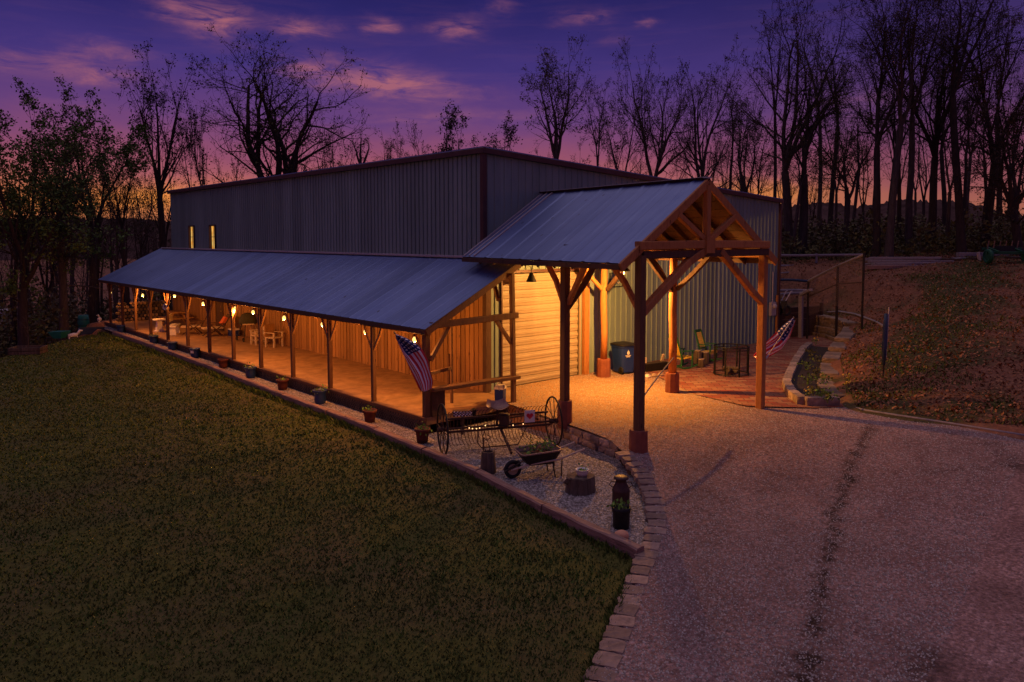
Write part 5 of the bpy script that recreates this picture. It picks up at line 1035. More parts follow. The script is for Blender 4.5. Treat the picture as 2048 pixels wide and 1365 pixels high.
def fan(label, x, y, z):
    t = thing('ceiling_fan', label, 'ceiling fan', (x, y, z), 'ceiling fans under the porch roof'); b = MB(); b.tube([(x, y, z), (x, y, float(pz(x))-.05)], .015, 'black_metal', 6); b.lathe((x, y, z), [(.05, -.10), (.09, -.06), (.09, .04), (.04, .08)], 'black_metal', 12); b.build('motor', t)
    for k in range(4): a = k*math.pi/2+.5+x; b = MB(); c_, s_ = math.cos(a), math.sin(a); b.prism([(x+c_*.12-s_*.05, y+s_*.12+c_*.05, z), (x+c_*.55-s_*.075, y+s_*.55+c_*.075, z+.01), (x+c_*.55+s_*.075, y+s_*.55-c_*.075, z-.03), (x+c_*.12+s_*.05, y+s_*.12-c_*.05, z-.03)], (0, 0, .012), 'white_paint'); b.build('blade', t)
    b = MB(); b.ball((x, y, z-.14), .07, 'white_ceramic', 10, 6); b.build('light_globe', t, True)
fan('white ceiling fan farthest along the porch ceiling', .9, 24.4, 2.25); fan('white ceiling fan above the covered grill', .95, 13.7, 2.27); fan('white ceiling fan above the pale wooden chairs', 1.0, 11.0, 2.22)
def wreath():
    c_ = (.04-.09, 20.62, 1.55); b = MB(); b.ring(c_, (1, .3, 0), .12, .035, 'white_paint', 20, 6); tag(b.build('hanging_ring', None, True), 'small pale ring hanging on a porch post', 'ornament')
wreath()
def logs():
    t0 = (1.7, 30.6, 0); k = 0; t = thing('firewood_stack', 'stacked firewood rows at the far end of the porch', 'firewood', t0); rq = random.Random(4)
    for r_ in range(6):
        for i in range(12):
            if rq.random() < .1 and r_ > 3: continue
            b = MB(); x = .55+i*.21+(.1 if r_ % 2 else 0); b.tube([(x, 30.45, .10+r_*.18), (x+rq.uniform(-.02, .02), 30.95, .10+r_*.18)], rq.uniform(.075, .095), 'log_bark' if rq.random() < .5 else 'log_end', 7); b.build('log', t)
logs()
# ================================================================ far left of the lawn
def sapling():
    p = atz(57, 716, -.8); x, y = float(p[0]), float(p[1]); z = float(zlawn(x, y)); t = thing('planter_box', 'red brown slatted raised planter box on the lawn', 'planter', (x, y, z)); b = MB(); an = -.55; ca, sa = math.cos(an), math.sin(an)
    for sg in (-1, 1):
        for h in (.10, .27): b.box((x-sa*.42*sg, y+ca*.42*sg, z+h), (1.3, .05, .14), 'log_bark', an)
        for h in (.10, .27): b.box((x+ca*.65*sg, y+sa*.65*sg, z+h), (.05, .84, .14), 'log_bark', an)
    b.build('slat_side', t); b = MB(); b.box((x, y, z+.15), (1.22, .78, .2), 'soil', an); b.build('soil', t)
    q = thing('sapling', 'thin bare young tree growing in the planter box', 'tree', (x, y, z+.25)); b = MB(); b.tube([(x, y, z+.2), (x+.02, y, z+1.0), (x-.03, y, z+1.8)], [.025, .02, .008], 'bark', 6); b.build('trunk', q); b = MB()
    for k in range(9): a = k*2.2; h = .7+.12*k; b.tube([(x, y, z+h), (x+.3*math.cos(a), y+.3*math.sin(a), z+h+.35)], [.01, .004], 'bark', 4)
    b.leaves((x, y, z+1.3), .5, 50, .08, 'leaf_brown', 2, 1.4); b.build('crown', q)
sapling()
def yard_left():
    def gl(u, v, zz): p = atz(u, v, zz); return float(p[0]), float(p[1]), float(zlawn(p[0], p[1])) if p[1] < 29 else zz
    x, y, z = gl(120, 686, -.75); t = thing('teal_cart', 'teal garden cart beyond the lawn edge by the trees', 'cart', (x, y, z)); b = MB(); b.lathe((x, y, z+.25), [(.30, 0), (.52, .32), (.55, .36), (.50, .34)], 'teal_paint', 4, .7); b.build('tray', t); b = MB(); b.ring((x-.5, y-.1, z+.18), (.3, 1, 0), .15, .04, 'tyre', 16, 6); b.build('wheel', t); b = MB(); b.tube([(x+.3, y, z+.35), (x+1.0, y+.2, z+.55)], .02, 'steel_dark', 5); b.tube([(x+.3, y, z+.3), (x+.34, y, z)], .02, 'steel_dark', 5); b.build('handle', t)
    x, y, z = gl(147, 684, -.75); t = thing('garden_statue', 'small pale animal statue beside the teal cart', 'statue', (x, y, z)); b = MB(); b.tube([(x-.25, y, z+.33), (x, y, z+.36), (x+.2, y, z+.36)], [.10, .12, .10], 'white_paint', 9)
    for dx in (-.2, .17): b.tube([(x+dx, y+.05, z+.3), (x+dx, y+.05, z)], .035, 'white_paint', 6); b.tube([(x+dx, y-.05, z+.3), (x+dx, y-.05, z)], .035, 'white_paint', 6)
    b.tube([(x+.2, y, z+.38), (x+.32, y, z+.58), (x+.45, y, z+.56)], [.07, .07, .04], 'white_paint', 8); b.build('body', t, True); b = MB(); b.box((x, y, z+.0), (.8, .35, .12), 'terracotta', .2); b.build('base', t)
    x, y, z = gl(186, 668, -.7); t = thing('stone_trough', 'low dark blue trough at the lawn end near the porch', 'trough', (x, y, z)); b = MB(); b.box((x, y, z+.18), (1.3, .5, .34), 'slate_blue', -.3, 0, 1.08); b.build('trough', t); b = MB(); b.box((x, y, z+.36), (1.25, .42, .02), 'soil', -.3); b.build('soil', t)
    x, y, z = gl(193, 660, -.6); x -= .4; y += 1.2; t = thing('rain_barrel', 'dark teal barrel beside the last porch post', 'barrel', (x, y, z)); b = MB(); b.lathe((x, y, z-.1), [(.26, 0), (.32, .3), (.32, .6), (.27, .9), (.25, .9)], 'teal_paint', 16); b.build('barrel_body', t, True); b = MB(); b.ring((x, y, z+.2), (0, 0, 1), .325, .015, 'black_metal', 20, 5); b.ring((x, y, z+.55), (0, 0, 1), .32, .015, 'black_metal', 20, 5); b.build('hoop', t)
    x, y, z = gl(207, 655, -.5); x -= .2; t = thing('garden_statue', 'small pale bird statue between barrel and porch', 'statue', (x, y, z)); b = MB(); b.tube([(x, y, z), (x, y, z+.35)], [.12, .06], 'white_paint', 8); b.lathe((x, y, z+.48), [(.02, -.14), (.11, -.06), (.12, .04), (.05, .13), (.01, .15)], 'white_paint', 10); b.tube([(x, y, z+.58), (x-.06, y, z+.74), (x-.16, y, z+.72)], [.05, .05, .015], 'white_paint', 7); b.build('body', t, True)
    p = atd(19, 632, 52); x, y = float(p[0]), float(p[1]); z = float(ground_z(x, y)); zc = float(p[2]); t = thing('parked_trailer', 'pale little trailer far off between the left trees', 'trailer', (x, y, z)); b = MB(); b.box((x, y, zc), (2.2, 1.4, .9), 'meter_grey', .6, 0, .9); b.build('body', t); b = MB(); b.box((x-.3, y-.74, zc+.1), (.8, .05, .3), 'slate_blue', .6); b.build('window', t)
    b = MB()
    for sg in (-1, 1): b.ring((x+sg*.5, y-.6, zc-.55), (0, 1, 0), .25, .08, 'tyre', 14, 6)
    b.tube([(x, y, zc-.4), (x, y, z-.2)], .1, 'steel_dark', 5); b.build('wheel', t)
yard_left()
# ================================================================ hillside
def hillside():
    t = thing('plank_wall', 'dark plank retaining wall beside the barn corner', 'wall', (23, 1.3, 0)); P0, P1 = np.array((21.7, 1.75)), np.array((24.35, 1.0))
    for k in range(5): b = MB(); z_ = .15+.29*k; b.beam((P0[0], P0[1], z_), (P1[0], P1[1], z_), .10, .27, 'dark_wood'); b.build('plank', t)
    for q_ in (P0, P1): b = MB(); b.beam((q_[0], q_[1]-.1, 0), (q_[0], q_[1]-.1, 1.6), .14, .14, 'dark_wood', (0, 1, 0)); b.build('post', t)
    p = ground_hit(1766, 755); x, y, z = map(float, p); t = thing('slim_post', 'slim leaning slate blue pole standing on the slope', 'pole', (x, y, z)); top = np.array((x+.30, y+.10, z+1.98)); b = MB(); b.tube([(x, y, z-.1), (x, y, z+.45)], .02, 'steel_dark', 6); b.tube([(x-.05, y, z-.1), (x+.06, y, z+.45)], .02, 'steel_dark', 6); b.build('stake', t)
    b = MB(); b.tube([(x, y, z+.38), (x+.10, y+.03, z+1.0), (x+.20, y+.06, z+1.55), (x+.24, y+.07, z+1.95)], [.05, .075, .07, .05], 'slate_blue', 9); b.build('sleeve', t, True); b = MB(); b.tube([(x+.16, y, z+.6), (x+.29, y, z+2.15)], .018, 'meter_grey', 6); b.build('rod', t)
    # hose edging on the terrace
    pts = [ground_hit(u, v)+np.array((0, 0, .05)) for u, v in ((1655, 627), (1680, 626), (1710, 631), (1735, 640), (1755, 648), (1768, 656))]; b = MB(); b.tube(pts, .05, 'grey_wood', 7); tag(b.build('edging_pipe', None, True), 'curved grey edging pipe above the retaining wall', 'edging')
    pts = [ground_hit(u, v)+np.array((0, 0, .01)) for u, v in ((1690, 812), (1730, 822), (1800, 833), (1880, 845), (1960, 858), (2060, 874))]; b = MB(); b.tube(pts, .035, 'grey_wood', 6); tag(b.build('edging_cable', None, True), 'thin dark edging strip where hillside meets the driveway', 'edging')
    # chain link fence
    p0, p1, p2 = ground_hit(1606, 655, 20), ground_hit(1676, 618, 20), ground_hit(1728, 628, 20); F0 = np.array((24.6, -.2, 0)); F1 = np.array((27.8, -2.0, 0)); F2 = np.array((31.0, -3.3, 0))
    F0, F1, F2 = atd(1617, 600, 35.5), atd(1676, 580, 33.5), atd(1728, 560, 31.5)
    def gz(q): return float(ground_z(q[0], q[1]))
    t = thing('chain_link_fence', 'chain link fence with wooden top rail climbing the slope', 'fence', (F0[0], F0[1], gz(F0))); tops = [atd(1617, 562, 35.5), atd(1676, 532, 33.5), atd(1728, 510, 31.5)]; bots = [atd(1617, 632, 35.5), atd(1676, 612, 33.5), atd(1728, 632, 31.5)]
    for k in range(3): b = MB(); b.tube([np.array((tops[k][0], tops[k][1], min(gz(tops[k]), bots[k][2])-.2)), tops[k]+np.array((0, 0, .08))], .05 if k != 1 else .06, 'steel_dark', 7); b.build('post', t)
    b = MB(); b.tube(tops, .06, 'grey_wood', 7); b.build('top_rail', t); b = MB(); mid = [a_*.55+b2*.45 for a_, b2 in zip(tops, bots)]; b.tube(mid, .03, 'dark_wood', 6); b.build('middle_rail', t)
    L = np.linalg.norm((tops[2]-tops[0])[:2]); dirx = (tops[2]-tops[0])[:2]/L; o = tops[0]; me = bpy.data.meshes.new('wire_mesh')
    def loc(q): return (float((q[:2]-o[:2])@dirx), 0.0, float(q[2]-o[2]))
    vs_ = [loc(q) for q in tops]+[loc(q) for q in bots[::-1]]; me.from_pydata(vs_, [], [(0, 1, 4, 5), (1, 2, 3, 4)]); me.materials.append(MATS['chain_link']); w = bpy.data.objects.new('wire_mesh', me); col.objects.link(w); w.parent = t; w.location = Vector([float(v) for v in o])-t.location; w.rotation_euler = (0, 0, math.atan2(dirx[1], dirx[0]))
    # short gate post beside the wall and log rail fence behind
    t = thing('gate_post', 'short thick wooden gate post above the retaining wall', 'post', atd(1606, 640, 36)); b = MB(); a_ = atd(1602, 592, 36); c_ = atd(1602, 645, 36); b.beam(np.array((c_[0], c_[1], gz(c_)-.3)), a_, .18, .18, 'grey_wood', (0, 1, 0)); b.build('post_body', t); b = MB(); b.beam(a_+np.array((0, 0, .04)), atd(1622, 580, 35.2), .2, .12, 'grey_wood'); b.build('cap_rail', t)
    t = thing('rail_fence', 'weathered two rail wooden fence behind the barn corner', 'fence', atd(1640, 540, 44)); 
    for u in (1556, 1633, 1728): a_ = atd(u, 507, 44); b = MB(); b.tube([np.array((a_[0], a_[1], gz(a_)-.6)), a_], .07, 'grey_wood', 7); b.build('post', t)
    for v in (511, 532): b = MB(); b.tube([atd(1540, v, 44), atd(1600, v+.5, 44), atd(1728, v-1, 44)], .075, 'grey_wood', 7); b.build('rail', t)
    for k, (u0, v0, u1, v1, d, lab) in enumerate(((1552, 582, 1618, 582, 38, 'grey plank lying level near the barn corner'), (1553, 590, 1616, 586, 37.5, 'bleached branch pole lying below the level plank'), (1552, 560, 1618, 563, 40, 'bluish pipe lying behind the barn corner'), (1552, 547, 1690, 540, 42, 'thin long pole lying behind the fence'))):
        b = MB(); b.tube([atd(u0, v0, d), (atd(u0, v0, d)+atd(u1, v1, d))/2+np.array((0, 0, .03)), atd(u1, v1, d)], .07 if k != 3 else .04, 'grey_wood' if k != 2 else 'slate_blue', 7); tag(b.build('fallen_pole'), lab, 'pole')
    # machine by the corner
    p = atd(1567, 622, 35.5); x, y, z = map(float, p); t = thing('garden_tiller', 'small dark garden machine with handlebars by the barn corner', 'tiller', (x, y, z)); b = MB(); b.box((x, y, z+.30), (.5, .35, .35), 'black_metal', .4, 0, .7); b.build('engine', t); b = MB(); b.tube([(x, y, z+.3), (x+.5, y-.1, z+.9), (x+.6, y-.1, z+.9)], .025, 'meter_grey', 6); b.tube([(x, y+.2, z+.3), (x+.5, y+.15, z+.9), (x+.6, y+.15, z+.9)], .025, 'meter_grey', 6); b.build('handlebar', t)
    for sg in (0, .4): b = MB(); b.ring((x-.05, y-.2+sg, z+.02), (.3, 1, 0), .2, .06, 'tyre', 16, 6); b.build('wheel', t)
hillside()
def lumber():
    rq = random.Random(6); labs = ['long dark board on top of the left lumber pile', 'long bluish board in the left lumber pile', 'grey board in the middle of the left lumber pile', 'reddish squared timber lying in front of the left pile', 'grey plank behind the left lumber pile', 'short dark plank at the left end of the pile',
        'dark board at the gap between the lumber piles', 'long board on top of the right lumber pile', 'second long board of the right lumber pile', 'lowest long board of the right lumber pile', 'pale board behind the green machine']
    rows = [(1740, 517, 1880, 517, 41, .16), (1738, 523, 1905, 524, 40.5, .16), (1745, 529, 1880, 528, 40, .16), (1733, 535, 1872, 535, 39.5, .24), (1732, 519, 1850, 521, 42, .16), (1728, 530, 1790, 527, 40.8, .15), (1870, 530, 1920, 518, 41.5, .16), (1915, 510, 2060, 511, 42.5, .3), (1905, 519, 2060, 518, 42, .22), (1880, 526, 2060, 525, 41.5, .2), (2015, 516, 2075, 515, 41, .12)]
    for (u0, v0, u1, v1, d, h), lab in zip(rows, labs):
        b = MB(); b.beam(atd(u0, v0, d), atd(u1, v1, d), .30, h*.9, 'tie_wood' if h == .24 else 'grey_wood'); tag(b.build('lumber_board'), lab, 'board', 'boards piled at the wood edge')
    for k in range(5):
        u = (1760, 1830, 1895, 1960, 2030)[k]; a_ = atd(u, 540, 41); b = MB(); x, y = float(a_[0]), float(a_[1]); z = float(ground_z(x, y)); top = float(atd(u, 524, 41)[2]); b.box((x, y, (z+top)/2-.1), (.9, .9, max(.3, top-z)+.2), 'dark_wood', .75); tag(b.build('support_block'), 'dark timber bearer block under the lumber piles', 'block', 'bearers under the lumber piles')
    b = MB(); b.beam(atd(1961, 528, 40.5), atd(1956, 505, 40.5), .26, .10, 'pale_wood', (0, 1, 0)); tag(b.build('leaning_board'), 'short pale board leaning upright on the lumber', 'board')
    p = atd(2015, 538, 38); x, y, z = map(float, p); z = float(ground_z(x, y)); t = thing('farm_machine', 'green farm implement with wheels at the wood edge', 'machine', (x, y, z)); a = np.array((.745, -.667, 0)); P = lambda s, d, h: np.array((x, y, z))+a*s+np.array((.667, .745, 0))*d+np.array((0, 0, h))
    b = MB(); b.beam(P(-1.1, 0, .55), P(1.1, 0, .55), .12, .14, 'green_metal'); b.beam(P(-1.0, .5, .75), P(1.0, .5, .75), .10, .12, 'green_metal'); b.beam(P(-.6, -.2, .6), P(-.6, .7, .8), .1, .1, 'green_metal'); b.beam(P(.6, -.2, .6), P(.6, .7, .8), .1, .1, 'green_metal'); b.build('frame', t)
    for s in (-1.0, .95): b = MB(); b.ring(P(s, 0, .38), a, .28, .10, 'green_metal', 20, 8); b.tube([P(s-.06, 0, .38), P(s+.06, 0, .38)], .2, 'green_metal', 12); b.build('wheel', t)
    for s in (-.8, -.5, -.2, .1, .4, .7): b = MB(); b.tube([P(s, .4, .75), P(s, .3, 1.15)], .025, 'tie_wood', 5); b.build('lever', t)
    b = MB(); b.box(P(0, .3, .72), (.9, .5, .35), 'black_metal', -.73, 0, .8); b.build('hopper', t)
lumber()
# ================================================================ trees: tapered trunk with limbs, and a crown of fine branches and leaf clumps
def tree_geo(seed, h, r0, fork=.3, leaders=1, spread=.35, nb=10, leaf=900, lsz=.16, crook=.12, up=.5, width=None, levels=4, lean=(0, 0), leafpow=1.0, stub=False, lowleaf=0.0, sides=7):
    rq = np.random.default_rng(seed); T, Cn, ends = [], [], []
    def path(p, d, L, r, rend, n, crk, upw):
        pts = [p]; rad = [r]
        for i in range(n):
            d = d+rq.normal(size=3)*crk+np.array((0, 0, upw/n)); d = d/np.linalg.norm(d); p = p+d*L/n; pts.append(p); rad.append(r+(rend-r)*((i+1)/n)**.85)
        return pts, rad
    def side(d, ang):
        a = rq.normal(size=3); a -= d*(a@d); a /= np.linalg.norm(a); return d*math.cos(ang)+a*math.sin(ang)
    def branch(p, d, L, r, lev):
        n = (7, 5, 4, 3)[min(lev, 3)]; pts, rad = path(p, d, L, r, max(.008, r*(.30 if lev < 2 else .25)), n, crook*(1+.35*lev), up*.5/(1+lev*.5)); (T if lev <= 1 else Cn).append((pts, rad, (sides, 5, 4, 3)[min(lev, 3)]))
        if lev >= levels: ends.append(pts); return
        k = (nb, 6, 4, 3)[lev] if lev < 4 else 3
        for i in range(k):
            t = rq.uniform(.18 if lev else .05, 1.0) if i else 1.0; f = t*n; j = min(int(f), n-1); q = pts[j]+(pts[j+1]-pts[j])*(f-j); dd = pts[j+1]-pts[j]; dd /= np.linalg.norm(dd)
            branch(q, side(dd, rq.uniform(.35, 1.0)*(.7+spread) if i else rq.uniform(0, .3)), L*rq.uniform(.38, .62)*(1.15-.45*t), max(.0075, (rad[j]+(rad[j+1]-rad[j])*(f-j))*rq.uniform(.45, .65)), lev+1)
    d0 = np.array((lean[0], lean[1], 1.0)); d0 /= np.linalg.norm(d0); zf = h*fork
    tp, tr = path(np.array((0, 0, -.3)), d0, zf+.3, r0, r0*.74, 5, crook*.35, .2); tr[0] *= 1.35; tr[1] *= 1.05; T.append((tp, tr, sides+2))
    for i in range(leaders):
        a = 2*math.pi*(i+rq.uniform(-.2, .2))/leaders+seed; ang = 0 if leaders == 1 else rq.uniform(.6, 1.2)*spread
        d = np.array((math.cos(a)*math.sin(ang), math.sin(a)*math.sin(ang), math.cos(ang)))+d0*.3; d /= np.linalg.norm(d); branch(tp[-1], d, (h-zf)*(rq.uniform(.72, .92) if leaders > 1 else .92)*(.3 if stub else 1), tr[-1]*(1 if leaders == 1 else .72), 0)
    for i in range(int(lowleaf)):
        t = rq.uniform(.4, .95); j = min(int(t*5), 4); q = tp[j]+(tp[j+1]-tp[j])*(t*5-j); branch(q, side(d0, rq.uniform(.8, 1.3)), h*rq.uniform(.12, .25), tr[j]*.3, 1)
    # fit the height and crown width asked for
    allp = np.concatenate([np.array(e) for e in ends]) if ends else np.array(tp); sz = (h/max(.1, allp[:, 2].max())); sxy = 1.0
    if width: sxy = width/2/max(.1, np.percentile(np.hypot(allp[:, 0]-lean[0]*h*.6, allp[:, 1]-lean[1]*h*.6), 93))
    S = np.array((sxy, sxy, sz))
    def tubes(L):
        mb = MB(); V = []; F = []; n0 = 0
        for pts, rad, n in L:
            P_ = np.array(pts)*S; k = len(P_); D = np.gradient(P_, axis=0); D /= np.linalg.norm(D, axis=1)[:, None]+1e-9
            ref = np.array((.31, .95, .05)); a = np.cross(D, ref); a /= np.linalg.norm(a, axis=1)[:, None]+1e-9; b = np.cross(D, a); th = 2*math.pi*np.arange(n)/n
            V.append((P_[:, None]+(a[:, None]*np.cos(th)[None, :, None]+b[:, None]*np.sin(th)[None, :, None])*np.array(rad)[:, None, None]).reshape(-1, 3))
            I = (np.arange(k*n).reshape(k, n))+n0; J = np.roll(I, -1, 1); F.append(np.stack([I[:-1], J[:-1], J[1:], I[1:]], -1).reshape(-1, 4)); n0 += k*n
        return np.vstack(V), np.vstack(F).tolist()
    tv, tf = tubes(T); cv, cf = tubes(Cn) if Cn else (np.zeros((0, 3)), [])
    LV = np.zeros((0, 4, 3))
    if leaf and ends:
        hz = np.array([e[-1][2] for e in ends]); w = np.clip(hz/hz.max(), .05, 1)**leafpow; w /= w.sum(); idx = rq.choice(len(ends), leaf, p=w); t = rq.uniform(.1, 1.1, leaf)
        A = np.array([np.array(ends[i])[0] for i in idx]); B = np.array([np.array(ends[i])[-1] for i in idx]); c_ = (A+(B-A)*t[:, None])*S+rq.normal(size=(leaf, 3))*lsz*.7
        u = rq.normal(size=(leaf, 3)); u /= np.linalg.norm(u, axis=1)[:, None]; v = np.cross(u, rq.normal(size=(leaf, 3))); v /= np.linalg.norm(v, axis=1)[:, None]; s = lsz*rq.uniform(.4, 1.25, leaf)[:, None]
        LV = np.stack([c_-u*s*.5, c_+v*s*.30+u*s*.05, c_+u*s*.55, c_-v*s*.30-u*s*.05], 1)
    return tv, tf, cv, cf, LV
def np_mesh(name, v, f, m, mi=None):
    me = bpy.data.meshes.new(name); v = np.asarray(v, np.float32); f = np.asarray(f, np.int32); me.vertices.add(len(v)); me.vertices.foreach_set('co', v.ravel()); me.loops.add(f.size); me.loops.foreach_set('vertex_index', f.ravel())
    me.polygons.add(len(f)); me.polygons.foreach_set('loop_start', np.arange(0, f.size, f.shape[1], dtype=np.int32))
    for q in m: me.materials.append(MATS[q])
    if mi is not None: me.polygons.foreach_set('material_index', np.asarray(mi, np.int32))
    me.update(calc_edges=True); return me
def make_tree(name, label, loc, geo, bark='bark', leafm_='leaf_olive', group=None, cat='tree'):
    tv, tf, cv, cf, LV = geo; t = thing(name, label, cat, loc, group)
    o = bpy.data.objects.new('trunk', np_mesh('trunk', tv, tf, [bark])); o.data.polygons.foreach_set('use_smooth', np.ones(len(tf), bool)); col.objects.link(o); o.parent = t
    n = len(cv); v = np.vstack([cv, LV.reshape(-1, 3)]); f = list(cf)+(np.arange(len(LV)*4).reshape(-1, 4)+n).tolist()
    if len(f): o = bpy.data.objects.new('crown', np_mesh('crown', v, f, [bark, leafm_], [0]*len(cf)+[1]*len(LV))); col.objects.link(o); o.parent = t
    return t
def stand_at(u, depth, vtop):
    p = atd(u, 480, depth); x, y = float(p[0]), float(p[1]); z = float(ground_z(x, y)); return x, y, z, float(atd(u, vtop, depth)[2])-z
# name, label, u, depth, top row, crown width px, keywords
TREES = [
 ('broadleaf_tree', 'dense leafy dark green tree at the far left edge', 40, 41, 145, 330, dict(fork=.28, leaders=4, spread=.55, nb=10, leaf=14500, lsz=0.18, r0=.30, bark='bark_dark', lm='leaf_green', lowleaf=2, leafpow=.5)),
 ('broadleaf_tree', 'leafy green tree with leaning limbs, right of the leftmost tree', 176, 49, 168, 230, dict(fork=.42, leaders=3, spread=.5, nb=10, leaf=10500, lsz=0.17, r0=.26, bark='bark_dark', lm='leaf_green', lowleaf=0, leafpow=.7)),
 ('vine_covered_tree', 'leaning trunk wrapped in vines beyond the lawn edge', 122, 44, 270, 140, dict(fork=.55, leaders=2, spread=.4, nb=7, leaf=2530, lsz=0.132, r0=.26, bark='bark', lm='leaf_olive', lowleaf=9, lean=(.03, 0))),
 ('slender_tree', 'tall slim tree with forked clumpy top left of the barn', 328, 56, 88, 150, dict(fork=.50, leaders=3, spread=.32, nb=9, leaf=1724, lsz=0.185, r0=.30, bark='bark_dark', lm='leaf_dark', leafpow=2.5)),
 ('slender_tree', 'thin tree with open leaves just left of the barn roof end', 226, 54, 300, 130, dict(fork=.4, leaders=2, spread=.4, nb=8, leaf=804, lsz=0.132, r0=.16, lm='leaf_dark')),
 ('small_tree', 'small leafy tree rising behind the left roof end', 428, 64, 180, 95, dict(fork=.3, leaders=1, spread=.3, nb=14, leaf=1035, lsz=0.185, r0=.2, lm='leaf_dark')),
 ('oak_tree', 'big forked oak silhouette behind the barn roof', 555, 62, 76, 330, dict(fork=.38, leaders=5, spread=.60, nb=11, leaf=3449, lsz=0.198, r0=.62, bark='bark_dark', lm='leaf_olive', leafpow=1.0, crook=.17)),
 ('small_tree', 'rounded sparse tree right of the big oak', 668, 62, 205, 130, dict(fork=.3, leaders=3, spread=.42, nb=8, leaf=1035, lsz=0.178, r0=.2, lm='leaf_dark')),
 ('broken_tree', 'broken topped stub of a tree above the roof ridge', 742, 58, 262, 70, dict(fork=.78, leaders=3, spread=.5, nb=2, leaf=69, lsz=0.132, r0=.24, levels=1, bark='bark_dark', lm='leaf_dark', crook=.2)),
 ('small_tree', 'faint thin twin stemmed tree left of the barn peak', 808, 74, 240, 95, dict(fork=.35, leaders=2, spread=.35, nb=8, leaf=482, lsz=0.165, r0=.12, lm='leaf_brown')),
 ('small_tree', 'leafy round tree just left of the barn peak', 900, 66, 203, 90, dict(fork=.35, leaders=2, spread=.35, nb=9, leaf=1724, lsz=0.198, r0=.2, lm='leaf_dark', leafpow=1.6)),
 ('small_tree', 'wide low leafy tree right of the barn peak', 1000, 66, 215, 130, dict(fork=.4, leaders=3, spread=.5, nb=8, leaf=1494, lsz=0.185, r0=.2, lm='leaf_dark', leafpow=1.6)),
 ('tall_tree', 'tall tree with bare spiky top and olive lower leaves behind the barn', 1122, 62, 62, 160, dict(fork=.48, leaders=3, spread=.34, nb=9, leaf=2185, lsz=0.178, r0=.30, lm='leaf_olive', leafpow=-.6)),
 ('slender_tree', 'thin spindly tree right of the spiky topped tree', 1192, 64, 155, 70, dict(fork=.5, leaders=2, spread=.22, nb=8, leaf=575, lsz=0.145, r0=.15, lm='leaf_brown')),
 ('small_tree', 'small crooked tree above the canopy roof end', 1246, 60, 178, 100, dict(fork=.35, leaders=2, spread=.4, nb=9, leaf=1150, lsz=0.158, r0=.2, lm='leaf_olive')),
 ('tall_tree', 'vase shaped tall tree above the left of the canopy ridge', 1312, 58, 62, 214, dict(fork=.34, leaders=3, spread=.36, nb=12, leaf=1954, lsz=0.132, r0=.30, lm='leaf_olive', leafpow=1.3)),
 ('tall_tree', 'vase shaped tall tree directly above the canopy peak', 1396, 56, 72, 169, dict(fork=.30, leaders=3, spread=.36, nb=12, leaf=1724, lsz=0.132, r0=.28, lm='leaf_olive', leafpow=1.3)),
 ('small_tree', 'slim crooked tree just right of the canopy peak', 1484, 60, 210, 143, dict(fork=.4, leaders=3, spread=.36, nb=8, leaf=804, lsz=0.145, r0=.2, lm='leaf_brown')),
 ('tall_tree', 'very tall wide branching tree at the right barn corner', 1578, 50, -40, 325, dict(fork=.34, leaders=3, spread=.36, nb=12, leaf=2300, lsz=0.112, r0=.33, lm='leaf_brown', leafpow=1.0)),
 ('tall_tree', 'straight dark double trunk tree behind the log fence', 1606, 47, 60, 208, dict(fork=.45, leaders=2, spread=.3, nb=10, leaf=1380, lsz=0.112, r0=.30, bark='bark_dark', lm='leaf_olive')),
 ('tall_tree', 'medium tree with olive crown right of the double trunk', 1690, 50, 190, 221, dict(fork=.40, leaders=3, spread=.42, nb=8, leaf=2760, lsz=0.125, r0=.2, lm='leaf_olive')),
 ('tall_tree', 'tall thick trunk tree left of the pair over the lumber', 1752, 45, -60, 299, dict(fork=.42, leaders=3, spread=.36, nb=12, leaf=1724, lsz=0.106, r0=.23, bark='bark_dark', lm='leaf_brown')),
 ('tall_tree', 'tall thick trunk tree right of the pair over the lumber', 1778, 44, -70, 260, dict(fork=.5, leaders=3, spread=.38, nb=7, leaf=1494, lsz=0.106, r0=.22, lm='leaf_brown')),
 ('tall_tree', 'slim leaning tall tree over the middle of the lumber piles', 1818, 47, -30, 195, dict(fork=.55, leaders=2, spread=.3, nb=9, leaf=1035, lsz=0.106, r0=.22, lm='leaf_brown', lean=(.04, -.04))),
 ('tall_tree', 'tall tree with arching limbs beyond the lumber gap', 1862, 49, -60, 299, dict(fork=.38, leaders=3, spread=.36, nb=12, leaf=1609, lsz=0.106, r0=.28, bark='bark_dark', lm='leaf_brown')),
 ('tall_tree', 'towering straight tree behind the leaning pale board', 1925, 44, -120, 247, dict(fork=.58, leaders=3, spread=.38, nb=7, leaf=1150, lsz=0.099, r0=.24, bark='bark_dark', lm='leaf_brown')),
 ('tall_tree', 'many limbed tall tree above the green machine', 1968, 47, -60, 338, dict(fork=.36, leaders=3, spread=.36, nb=12, leaf=2070, lsz=0.112, r0=.28, bark='bark_dark', lm='leaf_brown')),
 ('broadleaf_tree', 'reddish leafed tree at the far right edge', 2040, 42, 140, 273, dict(fork=.3, leaders=4, spread=.5, nb=9, leaf=7200, lsz=0.132, r0=.26, bark='bark_dark', lm='leaf_brown', lowleaf=3)),
]
for i, (nm, lab, u, dep, vt, wpx, k) in enumerate(TREES):
    x, y, z, h = stand_at(u, dep, vt); k = dict(k); lm = k.pop('lm'); bk = k.pop('bark', 'bark'); r0 = k.pop('r0')
    make_tree(nm, lab, (x, y, z), tree_geo(100+i*7, h, r0, width=wpx*dep/FPX, **k), bk, lm)
